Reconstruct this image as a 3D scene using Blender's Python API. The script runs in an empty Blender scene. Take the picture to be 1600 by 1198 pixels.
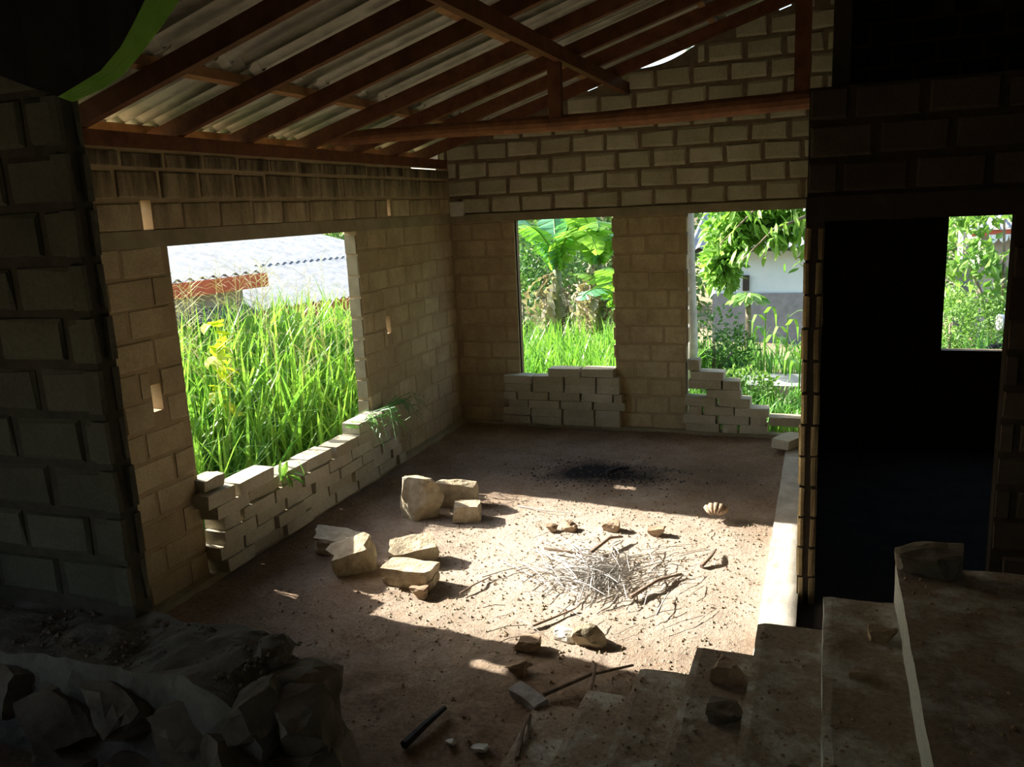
import bpy, bmesh, math, random
import numpy as np
from mathutils import Vector, Matrix, Quaternion, noise

sc = bpy.context.scene
COL = sc.collection
RND = random.Random(7)

# ------------------------------------------------------------------ camera
CAM_R = Vector((0.93654174, 0.34752603, -0.04599168))
CAM_U = Vector((-0.02955902, 0.2090161, 0.97746536))
CAM_F = Vector((-0.34930766, 0.91407764, -0.20602483))
cam_data = bpy.data.cameras.new('camera')
cam = bpy.data.objects.new('camera', cam_data)
COL.objects.link(cam)
m = Matrix.Identity(4)
for i in range(3):
    m[i][0], m[i][1], m[i][2] = CAM_R[i], CAM_U[i], -CAM_F[i]
m.translation = Vector((3.76671, -8.26572, 2.32196))
cam.matrix_world = m
cam_data.sensor_fit = 'HORIZONTAL'
cam_data.sensor_width = 36.0
cam_data.lens = 1294.99 / 1600 * 36.0
cam_data.clip_start = 0.05
cam_data.clip_end = 300
sc.camera = cam

# ------------------------------------------------------------------ sky, sun, exposure
SUN_DIR = Vector((1.0, -0.11, -0.574)).normalized()
world = bpy.data.worlds.new('sky')
sc.world = world
world.use_nodes = True
wn = world.node_tree
bg = wn.nodes['Background']
sky = wn.nodes.new('ShaderNodeTexSky')
sky.sky_type = 'NISHITA'
sky.sun_disc = False
sky.sun_elevation = math.radians(30.3)
sky.sun_rotation = math.radians(-84)
sky.dust_density = 2.0
sky.air_density = 1.2
wn.links.new(sky.outputs[0], bg.inputs[0])
bg.inputs[1].default_value = 0.2
sun_data = bpy.data.lights.new('sun', 'SUN')
sun_data.energy = 7.0
sun_data.color = (1.0, 0.95, 0.87)
sun_data.angle = math.radians(0.6)
sun = bpy.data.objects.new('sun', sun_data)
sun.rotation_euler = SUN_DIR.to_track_quat('-Z', 'Y').to_euler()
COL.objects.link(sun)
sc.view_settings.view_transform = 'Standard'
sc.view_settings.look = 'None'
sc.view_settings.exposure = 1.55
sc.cycles.diffuse_bounces = 8
sc.view_settings.gamma = 1.0
sc.view_settings.use_curve_mapping = False

# ------------------------------------------------------------------ helpers
def link(o, parent=None):
    COL.objects.link(o)
    if parent is not None:
        o.parent = parent
    return o

def tag(o, label=None, cat=None, group=None, kind=None):
    if label: o['label'] = label
    if cat: o['category'] = cat
    if group: o['group'] = group
    if kind: o['kind'] = kind
    return o

def empty(name, loc=(0, 0, 0), rz=0.0):
    o = bpy.data.objects.new(name, None)
    o.location = loc
    o.rotation_euler = (0, 0, rz)
    o.empty_display_size = 0.05
    return link(o)

def mesh(name, verts, faces, mat, smooth=False):
    me = bpy.data.meshes.new(name)
    me.from_pydata([tuple(v) for v in verts], [], [tuple(f) for f in faces])
    if mat is not None:
        me.materials.append(mat)
    if smooth:
        me.polygons.foreach_set('use_smooth', [True] * len(me.polygons))
    me.update()
    return me

def obj(name, me, parent=None, loc=(0, 0, 0), rot=(0, 0, 0), scale=(1, 1, 1)):
    o = bpy.data.objects.new(name, me)
    o.location = loc
    o.rotation_euler = rot
    o.scale = scale
    return link(o, parent)

class MB:
    """collects boxes, bars, tubes and strips into one mesh"""
    def __init__(self):
        self.v, self.f = [], []
    def add(self, vs, fs):
        n = len(self.v)
        self.v += [tuple(p) for p in vs]
        self.f += [tuple(i + n for i in f) for f in fs]
        return self
    def box(self, x0, x1, y0, y1, z0, z1):
        return self.add([(x0, y0, z0), (x1, y0, z0), (x1, y1, z0), (x0, y1, z0), (x0, y0, z1), (x1, y0, z1), (x1, y1, z1), (x0, y1, z1)],
                        [(0, 3, 2, 1), (4, 5, 6, 7), (0, 1, 5, 4), (1, 2, 6, 5), (2, 3, 7, 6), (3, 0, 4, 7)])
    def bar(self, a, b, w, h, up=(0, 0, 1), bend=0.0, seg=1):
        a, b = Vector(a), Vector(b)
        d = (b - a).normalized()
        s = d.cross(Vector(up)).normalized()
        u = s.cross(d).normalized()
        vs, fs = [], []
        for i in range(seg + 1):
            t = i / seg
            p = a.lerp(b, t) + u * (bend * math.sin(math.pi * t))
            vs += [p - s * w / 2 - u * h / 2, p + s * w / 2 - u * h / 2, p + s * w / 2 + u * h / 2, p - s * w / 2 + u * h / 2]
        for i in range(seg):
            k = i * 4
            for j in range(4):
                fs.append((k + j, k + (j + 1) % 4, k + 4 + (j + 1) % 4, k + 4 + j))
        fs += [(3, 2, 1, 0), (seg * 4, seg * 4 + 1, seg * 4 + 2, seg * 4 + 3)]
        return self.add(vs, fs)
    def tube(self, pts, radii, n=8, jitter=0.0, rng=None):
        pts = [Vector(p) for p in pts]
        vs, fs = [], []
        for i, p in enumerate(pts):
            d = (pts[min(i + 1, len(pts) - 1)] - pts[max(i - 1, 0)]).normalized()
            ref = Vector((0, 0, 1)) if abs(d.z) < 0.9 else Vector((1, 0, 0))
            s = d.cross(ref).normalized()
            u = s.cross(d)
            r = radii[i] if isinstance(radii, (list, tuple)) else radii
            for k in range(n):
                a = 2 * math.pi * k / n
                q = r * (1 + (rng.uniform(-jitter, jitter) if rng else 0))
                vs.append(p + s * (math.cos(a) * q) + u * (math.sin(a) * q))
        for i in range(len(pts) - 1):
            for k in range(n):
                fs.append((i * n + k, i * n + (k + 1) % n, (i + 1) * n + (k + 1) % n, (i + 1) * n + k))
        fs += [tuple(range(n - 1, -1, -1)), tuple((len(pts) - 1) * n + k for k in range(n))]
        return self.add(vs, fs)
    def build(self, name, mat, parent=None, smooth=False):
        return obj(name, mesh(name, self.v, self.f, mat, smooth), parent)

def gridbox(x0, x1, y0, y1, z0, z1, nx, ny, nz):
    """closed box with gridded faces and shared edges"""
    idx, vs, fs = {}, [], []
    def V(i, j, k):
        if (i, j, k) not in idx:
            idx[(i, j, k)] = len(vs)
            vs.append(Vector((x0 + (x1 - x0) * i / nx, y0 + (y1 - y0) * j / ny, z0 + (z1 - z0) * k / nz)))
        return idx[(i, j, k)]
    for i in range(nx):
        for j in range(ny):
            fs.append((V(i, j, 0), V(i, j + 1, 0), V(i + 1, j + 1, 0), V(i + 1, j, 0)))
            fs.append((V(i, j, nz), V(i + 1, j, nz), V(i + 1, j + 1, nz), V(i, j + 1, nz)))
    for i in range(nx):
        for k in range(nz):
            fs.append((V(i, 0, k), V(i + 1, 0, k), V(i + 1, 0, k + 1), V(i, 0, k + 1)))
            fs.append((V(i, ny, k), V(i, ny, k + 1), V(i + 1, ny, k + 1), V(i + 1, ny, k)))
    for j in range(ny):
        for k in range(nz):
            fs.append((V(0, j, k), V(0, j, k + 1), V(0, j + 1, k + 1), V(0, j + 1, k)))
            fs.append((V(nx, j, k), V(nx, j + 1, k), V(nx, j + 1, k + 1), V(nx, j, k + 1)))
    return vs, fs

def fbm(p, octv=3, s=1.0):
    a, t, q = 1.0, 0.0, p * s
    for _ in range(octv):
        t += a * noise.noise(q)
        a *= 0.5
        q = q * 2.1 + Vector((3.1, 1.7, 9.2))
    return t

def rough(vs, amp, s=6.0, seed=0.0, octv=3):
    o = Vector((seed * 3.7, seed * 1.3, seed * 5.1))
    return [v + Vector((fbm(v + o, octv, s), fbm(v + o + Vector((31, 0, 0)), octv, s), fbm(v + o + Vector((0, 57, 0)), octv, s))) * amp for v in vs]

# ------------------------------------------------------------------ materials
def nodes(name):
    mt = bpy.data.materials.new(name)
    mt.use_nodes = True
    nt = mt.node_tree
    b = nt.nodes['Principled BSDF']
    b.inputs['Specular IOR Level'].default_value = 0.25
    return mt, nt, b

def N(nt, typ, **kw):
    n = nt.nodes.new(typ)
    for k, v in kw.items():
        setattr(n, k, v)
    return n

def noise_node(nt, scale, detail=4, rough_=0.6, stretch=None, coord='pos'):
    if coord == 'pos':
        src = N(nt, 'ShaderNodeNewGeometry').outputs['Position']
    else:
        src = N(nt, 'ShaderNodeTexCoord').outputs['Object']
    if stretch:
        mp = N(nt, 'ShaderNodeMapping')
        mp.inputs['Scale'].default_value = stretch
        nt.links.new(src, mp.inputs['Vector'])
        src = mp.outputs[0]
    n = N(nt, 'ShaderNodeTexNoise')
    n.inputs['Scale'].default_value = scale
    n.inputs['Detail'].default_value = detail
    n.inputs['Roughness'].default_value = rough_
    nt.links.new(src, n.inputs['Vector'])
    return n

def ramp(nt, src, stops):
    r = N(nt, 'ShaderNodeValToRGB')
    e = r.color_ramp.elements
    while len(e) < len(stops):
        e.new(0.5)
    for el, (p, c) in zip(e, stops):
        el.position = p
        el.color = (c[0], c[1], c[2], 1) if not isinstance(c, (int, float)) else (c, c, c, 1)
    nt.links.new(src, r.inputs[0])
    return r.outputs[0]

def mix(nt, fac, a, b, mode='MIX'):
    n = N(nt, 'ShaderNodeMix', data_type='RGBA', blend_type=mode)
    for val, key in ((fac, 0), (a, 6), (b, 7)):
        if isinstance(val, (int, float)):
            n.inputs[key].default_value = val
        elif isinstance(val, tuple):
            n.inputs[key].default_value = (val[0], val[1], val[2], 1)
        else:
            nt.links.new(val, n.inputs[key])
    return n.outputs[2]

def bump(nt, b, src, strength=0.4, dist=0.01):
    bp = N(nt, 'ShaderNodeBump')
    bp.inputs['Strength'].default_value = strength
    bp.inputs['Distance'].default_value = dist
    nt.links.new(src, bp.inputs['Height'])
    nt.links.new(bp.outputs[0], b.inputs['Normal'])

def mat_plain(name, c1, c2, scale=12, rough_=0.9, bmp=0.3, bdist=0.006, stretch=None, coord='pos', fine=90):
    mt, nt, b = nodes(name)
    n1 = noise_node(nt, scale, 5, 0.65, stretch, coord)
    col = ramp(nt, n1.outputs[0], [(0.3, c1), (0.7, c2)])
    nt.links.new(col, b.inputs['Base Color'])
    b.inputs['Roughness'].default_value = rough_
    n2 = noise_node(nt, fine, 4, 0.7, None, coord)
    bump(nt, b, n2.outputs[0], bmp, bdist)
    return mt

def mat_block(name, c1, c2, grime, grime_amt=0.6, streak=(0.0, 0.0), bmp=0.5):
    """cement block: per-object tint, speckled face, brownish grime patches and old rain streaks under the wall head"""
    mt, nt, b = nodes(name)
    oi = N(nt, 'ShaderNodeObjectInfo')
    base = ramp(nt, oi.outputs['Random'], [(0.0, c1), (1.0, c2)])
    sp = noise_node(nt, 60, 4, 0.8)
    base = mix(nt, 0.6, base, ramp(nt, sp.outputs[0], [(0.35, 0.62), (0.6, 1.0), (0.75, 1.12)]), 'MULTIPLY')
    big = noise_node(nt, 2.3, 5, 0.7)
    f = ramp(nt, big.outputs[0], [(0.42, 0.0), (0.7, grime_amt)])
    base = mix(nt, f, base, grime)
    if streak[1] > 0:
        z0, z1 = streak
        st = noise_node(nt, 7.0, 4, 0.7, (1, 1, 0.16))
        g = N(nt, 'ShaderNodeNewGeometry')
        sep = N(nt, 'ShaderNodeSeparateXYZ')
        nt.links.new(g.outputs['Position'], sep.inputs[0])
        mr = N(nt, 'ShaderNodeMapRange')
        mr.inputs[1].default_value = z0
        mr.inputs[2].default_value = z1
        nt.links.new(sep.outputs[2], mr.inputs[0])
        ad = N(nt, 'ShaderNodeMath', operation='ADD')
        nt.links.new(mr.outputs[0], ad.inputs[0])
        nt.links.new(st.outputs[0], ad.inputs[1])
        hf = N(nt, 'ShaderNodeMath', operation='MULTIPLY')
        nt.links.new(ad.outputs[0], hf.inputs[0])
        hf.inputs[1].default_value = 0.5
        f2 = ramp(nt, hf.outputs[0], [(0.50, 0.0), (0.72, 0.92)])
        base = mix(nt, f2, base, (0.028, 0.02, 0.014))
    nt.links.new(base, b.inputs['Base Color'])
    b.inputs['Roughness'].default_value = 0.95
    b.inputs['Specular IOR Level'].default_value = 0.1
    bump(nt, b, sp.outputs[0], bmp, 0.008)
    return mt

def mat_leaf(name, c1, c2, trans=0.45, rough_=0.45, scale=3.0, back=None):
    mt, nt, b = nodes(name)
    n1 = noise_node(nt, scale, 3, 0.6)
    oi = N(nt, 'ShaderNodeObjectInfo')
    ad = N(nt, 'ShaderNodeMath', operation='MULTIPLY_ADD')
    nt.links.new(oi.outputs['Random'], ad.inputs[0])
    ad.inputs[1].default_value = 0.3
    nt.links.new(n1.outputs[0], ad.inputs[2])
    col = ramp(nt, ad.outputs[0], [(0.4, c1), (0.85, c2)])
    nt.links.new(col, b.inputs['Base Color'])
    b.inputs['Roughness'].default_value = rough_
    b.inputs['Specular IOR Level'].default_value = 0.35
    tr = N(nt, 'ShaderNodeBsdfTranslucent')
    tc = mix(nt, 1.0, col, (1.0, 1.15, 0.6), 'MULTIPLY')
    nt.links.new(tc, tr.inputs[0])
    ms = N(nt, 'ShaderNodeMixShader')
    ms.inputs[0].default_value = trans
    out = nt.nodes['Material Output']
    nt.links.new(b.outputs[0], ms.inputs[1])
    nt.links.new(tr.outputs[0], ms.inputs[2])
    nt.links.new(ms.outputs[0], out.inputs[0])
    return mt

M = {}
M['block_gable'] = mat_block('gable_block', (0.46, 0.42, 0.29), (0.60, 0.55, 0.40), (0.24, 0.18, 0.10), 0.5)
M['mortar_gable'] = mat_plain('gable_mortar', (0.13, 0.095, 0.06), (0.22, 0.165, 0.10), 14)
M['block_wash'] = mat_block('washed_block', (0.44, 0.35, 0.21), (0.55, 0.45, 0.28), (0.20, 0.135, 0.07), 0.55, (1.7, 2.9))
M['mortar_wash'] = mat_plain('washed_mortar', (0.29, 0.215, 0.12), (0.41, 0.31, 0.185), 8)
M['block_far'] = mat_block('pier_block', (0.46, 0.365, 0.21), (0.56, 0.45, 0.28), (0.22, 0.145, 0.07), 0.65, (1.75, 2.75))
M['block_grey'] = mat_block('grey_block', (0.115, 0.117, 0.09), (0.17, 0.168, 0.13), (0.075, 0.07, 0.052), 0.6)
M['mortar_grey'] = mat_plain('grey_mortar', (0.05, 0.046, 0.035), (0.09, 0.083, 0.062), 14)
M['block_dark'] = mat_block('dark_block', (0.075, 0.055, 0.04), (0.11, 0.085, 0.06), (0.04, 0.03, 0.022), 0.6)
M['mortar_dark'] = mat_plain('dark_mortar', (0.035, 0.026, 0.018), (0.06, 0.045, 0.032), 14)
M['block_loose'] = mat_block('loose_block', (0.46, 0.40, 0.28), (0.58, 0.52, 0.39), (0.24, 0.19, 0.11), 0.5)
M['block_end'] = mat_block('wall_end_block', (0.40, 0.31, 0.17), (0.5, 0.38, 0.2), (0.16, 0.10, 0.05), 0.8)
M['concrete'] = mat_plain('lintel_concrete', (0.22, 0.18, 0.11), (0.36, 0.30, 0.19), 5, bmp=0.4)
M['patch_white'] = mat_plain('white_plaster', (0.5, 0.48, 0.42), (0.72, 0.70, 0.63), 9)
M['plinth'] = mat_plain('plinth_concrete', (0.34, 0.31, 0.25), (0.55, 0.51, 0.43), 7, bmp=0.4)
M['wood'] = mat_plain('red_timber', (0.085, 0.028, 0.013), (0.19, 0.075, 0.032), 9, 0.6, 0.35, 0.003, (1, 1, 1))
M['wood_light'] = mat_plain('pale_timber', (0.26, 0.13, 0.055), (0.40, 0.22, 0.10), 9, 0.65, 0.3, 0.003)
M['log'] = mat_plain('barked_log', (0.13, 0.05, 0.025), (0.30, 0.13, 0.055), 7, 0.7, 0.5, 0.006)
M['asbestos'] = mat_plain('roof_sheet', (0.36, 0.34, 0.28), (0.58, 0.56, 0.48), 4, 0.85, 0.25, 0.004, fine=60)
def mat_sheet():
    """fibre cement sheet: mottled grey with the shade of every trough painted as dark lines"""
    mt, nt, b = nodes('roof_sheet')
    n1 = noise_node(nt, 4, 5, 0.7)
    col = ramp(nt, n1.outputs[0], [(0.3, (0.40, 0.38, 0.31)), (0.7, (0.62, 0.60, 0.51))])
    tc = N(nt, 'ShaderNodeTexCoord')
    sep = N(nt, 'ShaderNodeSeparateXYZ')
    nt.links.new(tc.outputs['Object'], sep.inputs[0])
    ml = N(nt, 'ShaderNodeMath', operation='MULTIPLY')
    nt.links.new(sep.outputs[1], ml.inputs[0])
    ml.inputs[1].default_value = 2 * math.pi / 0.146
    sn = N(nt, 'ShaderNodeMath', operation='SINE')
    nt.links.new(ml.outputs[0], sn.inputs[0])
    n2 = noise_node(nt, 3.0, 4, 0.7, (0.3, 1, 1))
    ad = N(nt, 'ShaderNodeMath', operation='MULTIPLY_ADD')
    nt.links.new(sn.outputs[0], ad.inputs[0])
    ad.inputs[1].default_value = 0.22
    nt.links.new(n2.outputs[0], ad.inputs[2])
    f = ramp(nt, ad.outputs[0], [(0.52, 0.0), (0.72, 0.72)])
    col = mix(nt, f, col, (0.115, 0.105, 0.08))  # rib shading put into the colour at the corrugation pitch
    nt.links.new(col, b.inputs['Base Color'])
    b.inputs['Roughness'].default_value = 0.9
    n3 = noise_node(nt, 60, 3, 0.7)
    bump(nt, b, n3.outputs[0], 0.25, 0.004)
    return mt
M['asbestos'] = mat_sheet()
M['floor_shade'] = mat_plain('shaded_earth', (0.035, 0.027, 0.02), (0.07, 0.055, 0.04), 5)  # earth colour darkened to stand for the unlit room behind the doorway
M['stone'] = mat_plain('pale_stone', (0.28, 0.22, 0.135), (0.55, 0.47, 0.33), 9, 0.95, 0.9, 0.015, None, 'obj', 32)
M['clod'] = mat_plain('soil_clod', (0.20, 0.135, 0.085), (0.40, 0.29, 0.19), 14, 1.0, 0.6, 0.006, None, 'obj', 60)
M['rubble'] = mat_plain('rubble_stone', (0.10, 0.08, 0.06), (0.25, 0.205, 0.155), 6, 0.95, 0.6, 0.01, fine=35)
M['rubble_top'] = mat_plain('dusty_masonry', (0.10, 0.09, 0.075), (0.24, 0.22, 0.18), 5, 1.0, 0.8, 0.012, fine=30)
M['straw'] = mat_plain('dry_straw', (0.34, 0.32, 0.29), (0.60, 0.57, 0.53), 20, 0.8)
M['twig'] = mat_plain('dry_twig', (0.11, 0.075, 0.05), (0.27, 0.20, 0.15), 20, 0.9)
M['bark_grey'] = mat_plain('grey_bark', (0.22, 0.21, 0.19), (0.42, 0.40, 0.37), 18, 0.9)
M['char'] = mat_plain('charcoal', (0.012, 0.012, 0.013), (0.05, 0.048, 0.05), 30, 0.8)
M['husk'] = mat_plain('coconut_husk', (0.20, 0.13, 0.08), (0.48, 0.36, 0.25), 25, 0.9, 0.6, 0.006, (1, 6, 1), 'obj')
M['earth'] = mat_plain('outdoor_earth', (0.16, 0.13, 0.08), (0.3, 0.24, 0.15), 3, 1.0)
M['path'] = mat_plain('path_concrete', (0.22, 0.225, 0.22), (0.30, 0.30, 0.295), 3, 0.9)
M['grass'] = mat_leaf('grass_blade', (0.10, 0.27, 0.045), (0.27, 0.45, 0.085), 0.5, 0.35, 2.5)
M['grass_deep'] = mat_leaf('grass_blade_deep', (0.07, 0.22, 0.05), (0.22, 0.42, 0.09), 0.4, 0.4, 2.5)
M['seed'] = mat_leaf('grass_seed_head', (0.42, 0.40, 0.22), (0.62, 0.58, 0.36), 0.35, 0.6)
M['vine'] = mat_leaf('vine_leaf', (0.36, 0.48, 0.03), (0.58, 0.62, 0.06), 0.5, 0.5)
M['mango'] = mat_leaf('tree_leaf', (0.14, 0.33, 0.06), (0.34, 0.52, 0.14), 0.4, 0.35, 4.0)
M['bush'] = mat_leaf('bush_leaf', (0.05, 0.14, 0.035), (0.20, 0.33, 0.10), 0.35, 0.45, 4.0)
M['bush_light'] = mat_leaf('light_bush_leaf', (0.11, 0.25, 0.05), (0.32, 0.46, 0.14), 0.4, 0.45, 4.0)
M['hedge'] = mat_leaf('far_leaf', (0.05, 0.12, 0.03), (0.20, 0.32, 0.10), 0.3, 0.5, 2.0)
M['banana'] = mat_leaf('banana_leaf', (0.15, 0.36, 0.05), (0.34, 0.54, 0.10), 0.5, 0.35, 2.0)
M['banana_blue'] = mat_leaf('banana_leaf_glossy', (0.10, 0.28, 0.14), (0.22, 0.44, 0.26), 0.25, 0.25, 2.0)
M['banana_dry'] = mat_leaf('dry_banana_leaf', (0.20, 0.15, 0.10), (0.52, 0.45, 0.36), 0.25, 0.7, 5.0)
M['banana_stem'] = mat_plain('banana_stem', (0.10, 0.14, 0.06), (0.30, 0.30, 0.16), 8, 0.6)
M['trunk_pale'] = mat_plain('pale_trunk', (0.40, 0.38, 0.36), (0.66, 0.64, 0.60), 9, 0.9)
M['trunk'] = mat_plain('bark', (0.14, 0.11, 0.08), (0.30, 0.25, 0.19), 12, 0.9)
M['nb_roof'] = mat_plain('neighbour_roof_sheet', (0.155, 0.165, 0.17), (0.30, 0.31, 0.315), 5, 0.8, 0.5, 0.01)
M['nb_roof_dark'] = mat_plain('dark_roof_sheet', (0.10, 0.10, 0.11), (0.18, 0.18, 0.19), 5, 0.7)
M['fascia'] = mat_plain('red_fascia', (0.36, 0.075, 0.04), (0.48, 0.12, 0.065), 4, 0.6)
M['wall_white'] = mat_plain('white_paint', (0.52, 0.60, 0.64), (0.60, 0.67, 0.70), 2, 0.8)
M['wall_grey'] = mat_plain('grey_dado', (0.16, 0.165, 0.18), (0.25, 0.255, 0.27), 6, 0.9)
M['nb_wall'] = mat_plain('neighbour_wall', (0.22, 0.21, 0.19), (0.34, 0.33, 0.30), 5, 0.9)
M['dark_void'] = mat_plain('dark_timber', (0.03, 0.025, 0.02), (0.06, 0.05, 0.04), 5, 0.9)
M['sheet_black'] = mat_plain('black_polythene', (0.006, 0.006, 0.006), (0.014, 0.014, 0.012), 6, 0.7)
M['hem'] = mat_leaf('green_cloth', (0.30, 0.50, 0.13), (0.42, 0.60, 0.20), 0.6, 0.8, 14)
M['moto_blue'] = mat_plain('blue_paint', (0.015, 0.025, 0.06), (0.03, 0.05, 0.11), 4, 0.3)
M['rubber'] = mat_plain('rubber', (0.012, 0.012, 0.012), (0.03, 0.03, 0.03), 9, 0.8)
M['chrome'] = mat_plain('bright_metal', (0.5, 0.5, 0.5), (0.65, 0.65, 0.65), 9, 0.3)

def mat_soil():
    mt, nt, b = nodes('dirt_floor')
    n1 = noise_node(nt, 2.2, 6, 0.65)
    n2 = noise_node(nt, 38, 5, 0.75)
    n3 = noise_node(nt, 140, 3, 0.7)
    col = ramp(nt, n1.outputs[0], [(0.3, (0.27, 0.185, 0.12)), (0.55, (0.39, 0.28, 0.19)), (0.75, (0.47, 0.37, 0.27))])
    col = mix(nt, 0.75, col, ramp(nt, n2.outputs[0], [(0.3, 0.42), (0.55, 1.0), (0.75, 1.2)]), 'MULTIPLY')
    # sunlit brightness painted as paler soil and a burnt patch near the far wall
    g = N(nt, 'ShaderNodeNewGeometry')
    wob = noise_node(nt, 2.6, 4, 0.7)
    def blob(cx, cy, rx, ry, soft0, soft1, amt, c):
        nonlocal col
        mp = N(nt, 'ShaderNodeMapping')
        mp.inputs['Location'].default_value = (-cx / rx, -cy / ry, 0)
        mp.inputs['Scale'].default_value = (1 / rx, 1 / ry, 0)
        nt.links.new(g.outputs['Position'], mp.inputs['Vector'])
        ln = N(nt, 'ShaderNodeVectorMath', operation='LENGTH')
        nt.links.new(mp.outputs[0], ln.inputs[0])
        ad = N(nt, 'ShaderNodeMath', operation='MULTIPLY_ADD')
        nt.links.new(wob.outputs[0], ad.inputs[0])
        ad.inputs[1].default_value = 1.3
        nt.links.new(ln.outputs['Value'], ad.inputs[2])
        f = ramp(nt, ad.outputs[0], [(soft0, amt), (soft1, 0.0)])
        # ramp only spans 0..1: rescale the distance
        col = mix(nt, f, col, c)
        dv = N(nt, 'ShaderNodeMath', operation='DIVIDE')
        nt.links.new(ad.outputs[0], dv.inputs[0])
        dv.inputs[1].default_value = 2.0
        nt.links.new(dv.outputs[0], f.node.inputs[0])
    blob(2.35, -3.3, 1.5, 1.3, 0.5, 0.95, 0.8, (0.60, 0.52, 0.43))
    blob(2.0, -1.45, 0.75, 0.42, 0.50, 0.80, 0.97, (0.022, 0.021, 0.022))
    blob(3.0, -1.3, 0.7, 0.6, 0.4, 0.9, 0.55, (0.13, 0.10, 0.08))
    nt.links.new(col, b.inputs['Base Color'])
    b.inputs['Roughness'].default_value = 1.0
    b.inputs['Specular IOR Level'].default_value = 0.05
    ad = N(nt, 'ShaderNodeMath', operation='MULTIPLY_ADD')
    nt.links.new(n3.outputs[0], ad.inputs[0])
    ad.inputs[1].default_value = 0.4
    nt.links.new(n2.outputs[0], ad.inputs[2])
    bump(nt, b, ad.outputs[0], 0.95, 0.03)
    return mt
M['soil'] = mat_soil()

def mat_step():
    mt, nt, b = nodes('step_concrete')
    n1 = noise_node(nt, 4.5, 6, 0.7)
    n2 = noise_node(nt, 45, 5, 0.75)
    g = N(nt, 'ShaderNodeNewGeometry')
    sep = N(nt, 'ShaderNodeSeparateXYZ')
    nt.links.new(g.outputs['Normal'], sep.inputs[0])
    conc = ramp(nt, n2.outputs[0], [(0.3, (0.40, 0.385, 0.33)), (0.7, (0.58, 0.56, 0.49))])
    dirt = ramp(nt, n2.outputs[0], [(0.3, (0.17, 0.125, 0.085)), (0.7, (0.34, 0.26, 0.185))])
    f = ramp(nt, n1.outputs[0], [(0.36, 0.1), (0.52, 0.95)])
    ml = N(nt, 'ShaderNodeMath', operation='MULTIPLY')
    nt.links.new(f, ml.inputs[0])
    up = ramp(nt, sep.outputs[2], [(0.4, 0.0), (0.8, 1.0)])
    nt.links.new(up, ml.inputs[1])
    col = mix(nt, ml.outputs[0], conc, dirt)
    nt.links.new(col, b.inputs['Base Color'])
    b.inputs['Roughness'].default_value = 1.0
    b.inputs['Specular IOR Level'].default_value = 0.08
    bump(nt, b, n2.outputs[0], 0.6, 0.012)
    return mt
M['step'] = mat_step()

# ------------------------------------------------------------------ block meshes (unit size, shared)
def block_mesh(name, mat, L, H, T, seed, cham=0.012, jit=0.006):
    """one cement block as a chamfered, slightly chipped box: front face on -Y, 20 triangles"""
    r = random.Random(seed)
    j = lambda a=jit: r.uniform(-a, a)
    x, z = L / 2, H / 2
    vs = [(-x, T, -z), (x, T, -z), (x, T, z), (-x, T, z)]
    vs += [(sx * (x + j(jit * .5)), cham, sz * (z + j(jit * .5))) for sx, sz in ((-1, -1), (1, -1), (1, 1), (-1, 1))]
    vs += [(sx * (x - cham + j()), j(0.002), sz * (z - cham + j())) for sx, sz in ((-1, -1), (1, -1), (1, 1), (-1, 1))]
    fs = [(0, 3, 2, 1), (8, 9, 10, 11)]
    for k in range(4):
        k2 = (k + 1) % 4
        fs += [(k, k2, k2 + 4, k + 4), (k + 4, k2 + 4, k2 + 8, k + 8)]
    return mesh(name, vs, fs, mat)

def variants(name, mat, L, H, T, n=6, **kw):
    return [block_mesh(name, mat, L, H, T, hash((name, i)) % 9999 if False else len(name) * 100 + i, **kw) for i in range(n)]

PITCH, BL, BH, CH = 0.345, 0.313, 0.152, 0.182

def lay_blocks(parent, meshes, spans_fn, z_start, z_end, axis, face, sign, gap=0.032, course=CH, bh=BH, proud=0.004, u_off=0.0, rng=RND, zshift=None, hmin=0.05):
    """courses of blocks on a wall face. axis 'x': wall runs along X with its face at y=face, looking to sign*Y; axis 'y' likewise.
    spans_fn(z0,z1) gives the free spans along the wall."""
    k, z = 0, z_start
    while z + bh * 0.9 < z_end + 1e-6:
        for (a, b) in spans_fn(z, z + bh):
            off = ((k % 2) * PITCH / 2 + u_off + rng.uniform(-.03, .03)) % PITCH
            n0 = math.floor((a - off) / PITCH)
            u = n0 * PITCH + off
            while u < b:
                p0, p1 = max(u + gap / 2, a + 0.004), min(u + PITCH - gap / 2, b - 0.004)
                u += PITCH
                if p1 - p0 < hmin:
                    continue
                c = (p0 + p1) / 2
                zc = z + bh / 2 + rng.uniform(-.004, .004)
                pr = proud + rng.uniform(-0.0025, 0.0025)
                me = rng.choice(meshes)
                sx = (p1 - p0) / BL * rng.uniform(0.985, 1.0)
                tilt = rng.uniform(-.006, .006)
                if axis == 'x':
                    loc = (c, face + sign * pr, zc)
                    rot = (0, tilt, 0 if sign < 0 else math.pi)
                else:
                    loc = (face + sign * pr, c, zc)
                    rot = (0, tilt, math.pi / 2 if sign > 0 else -math.pi / 2)
                obj('block', me, parent, loc, rot, (sx, 1, bh / BH))
        k += 1
        z += course

# ------------------------------------------------------------------ setting: ground and dirt floor
def ground_h(x, y):
    h = -0.10
    if x < -2.0:
        h -= min(1.2, (-2.0 - x) * 0.28)
    if y > 3.0:
        h -= min(0.5, (y - 3.0) * 0.07)
    return h

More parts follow.
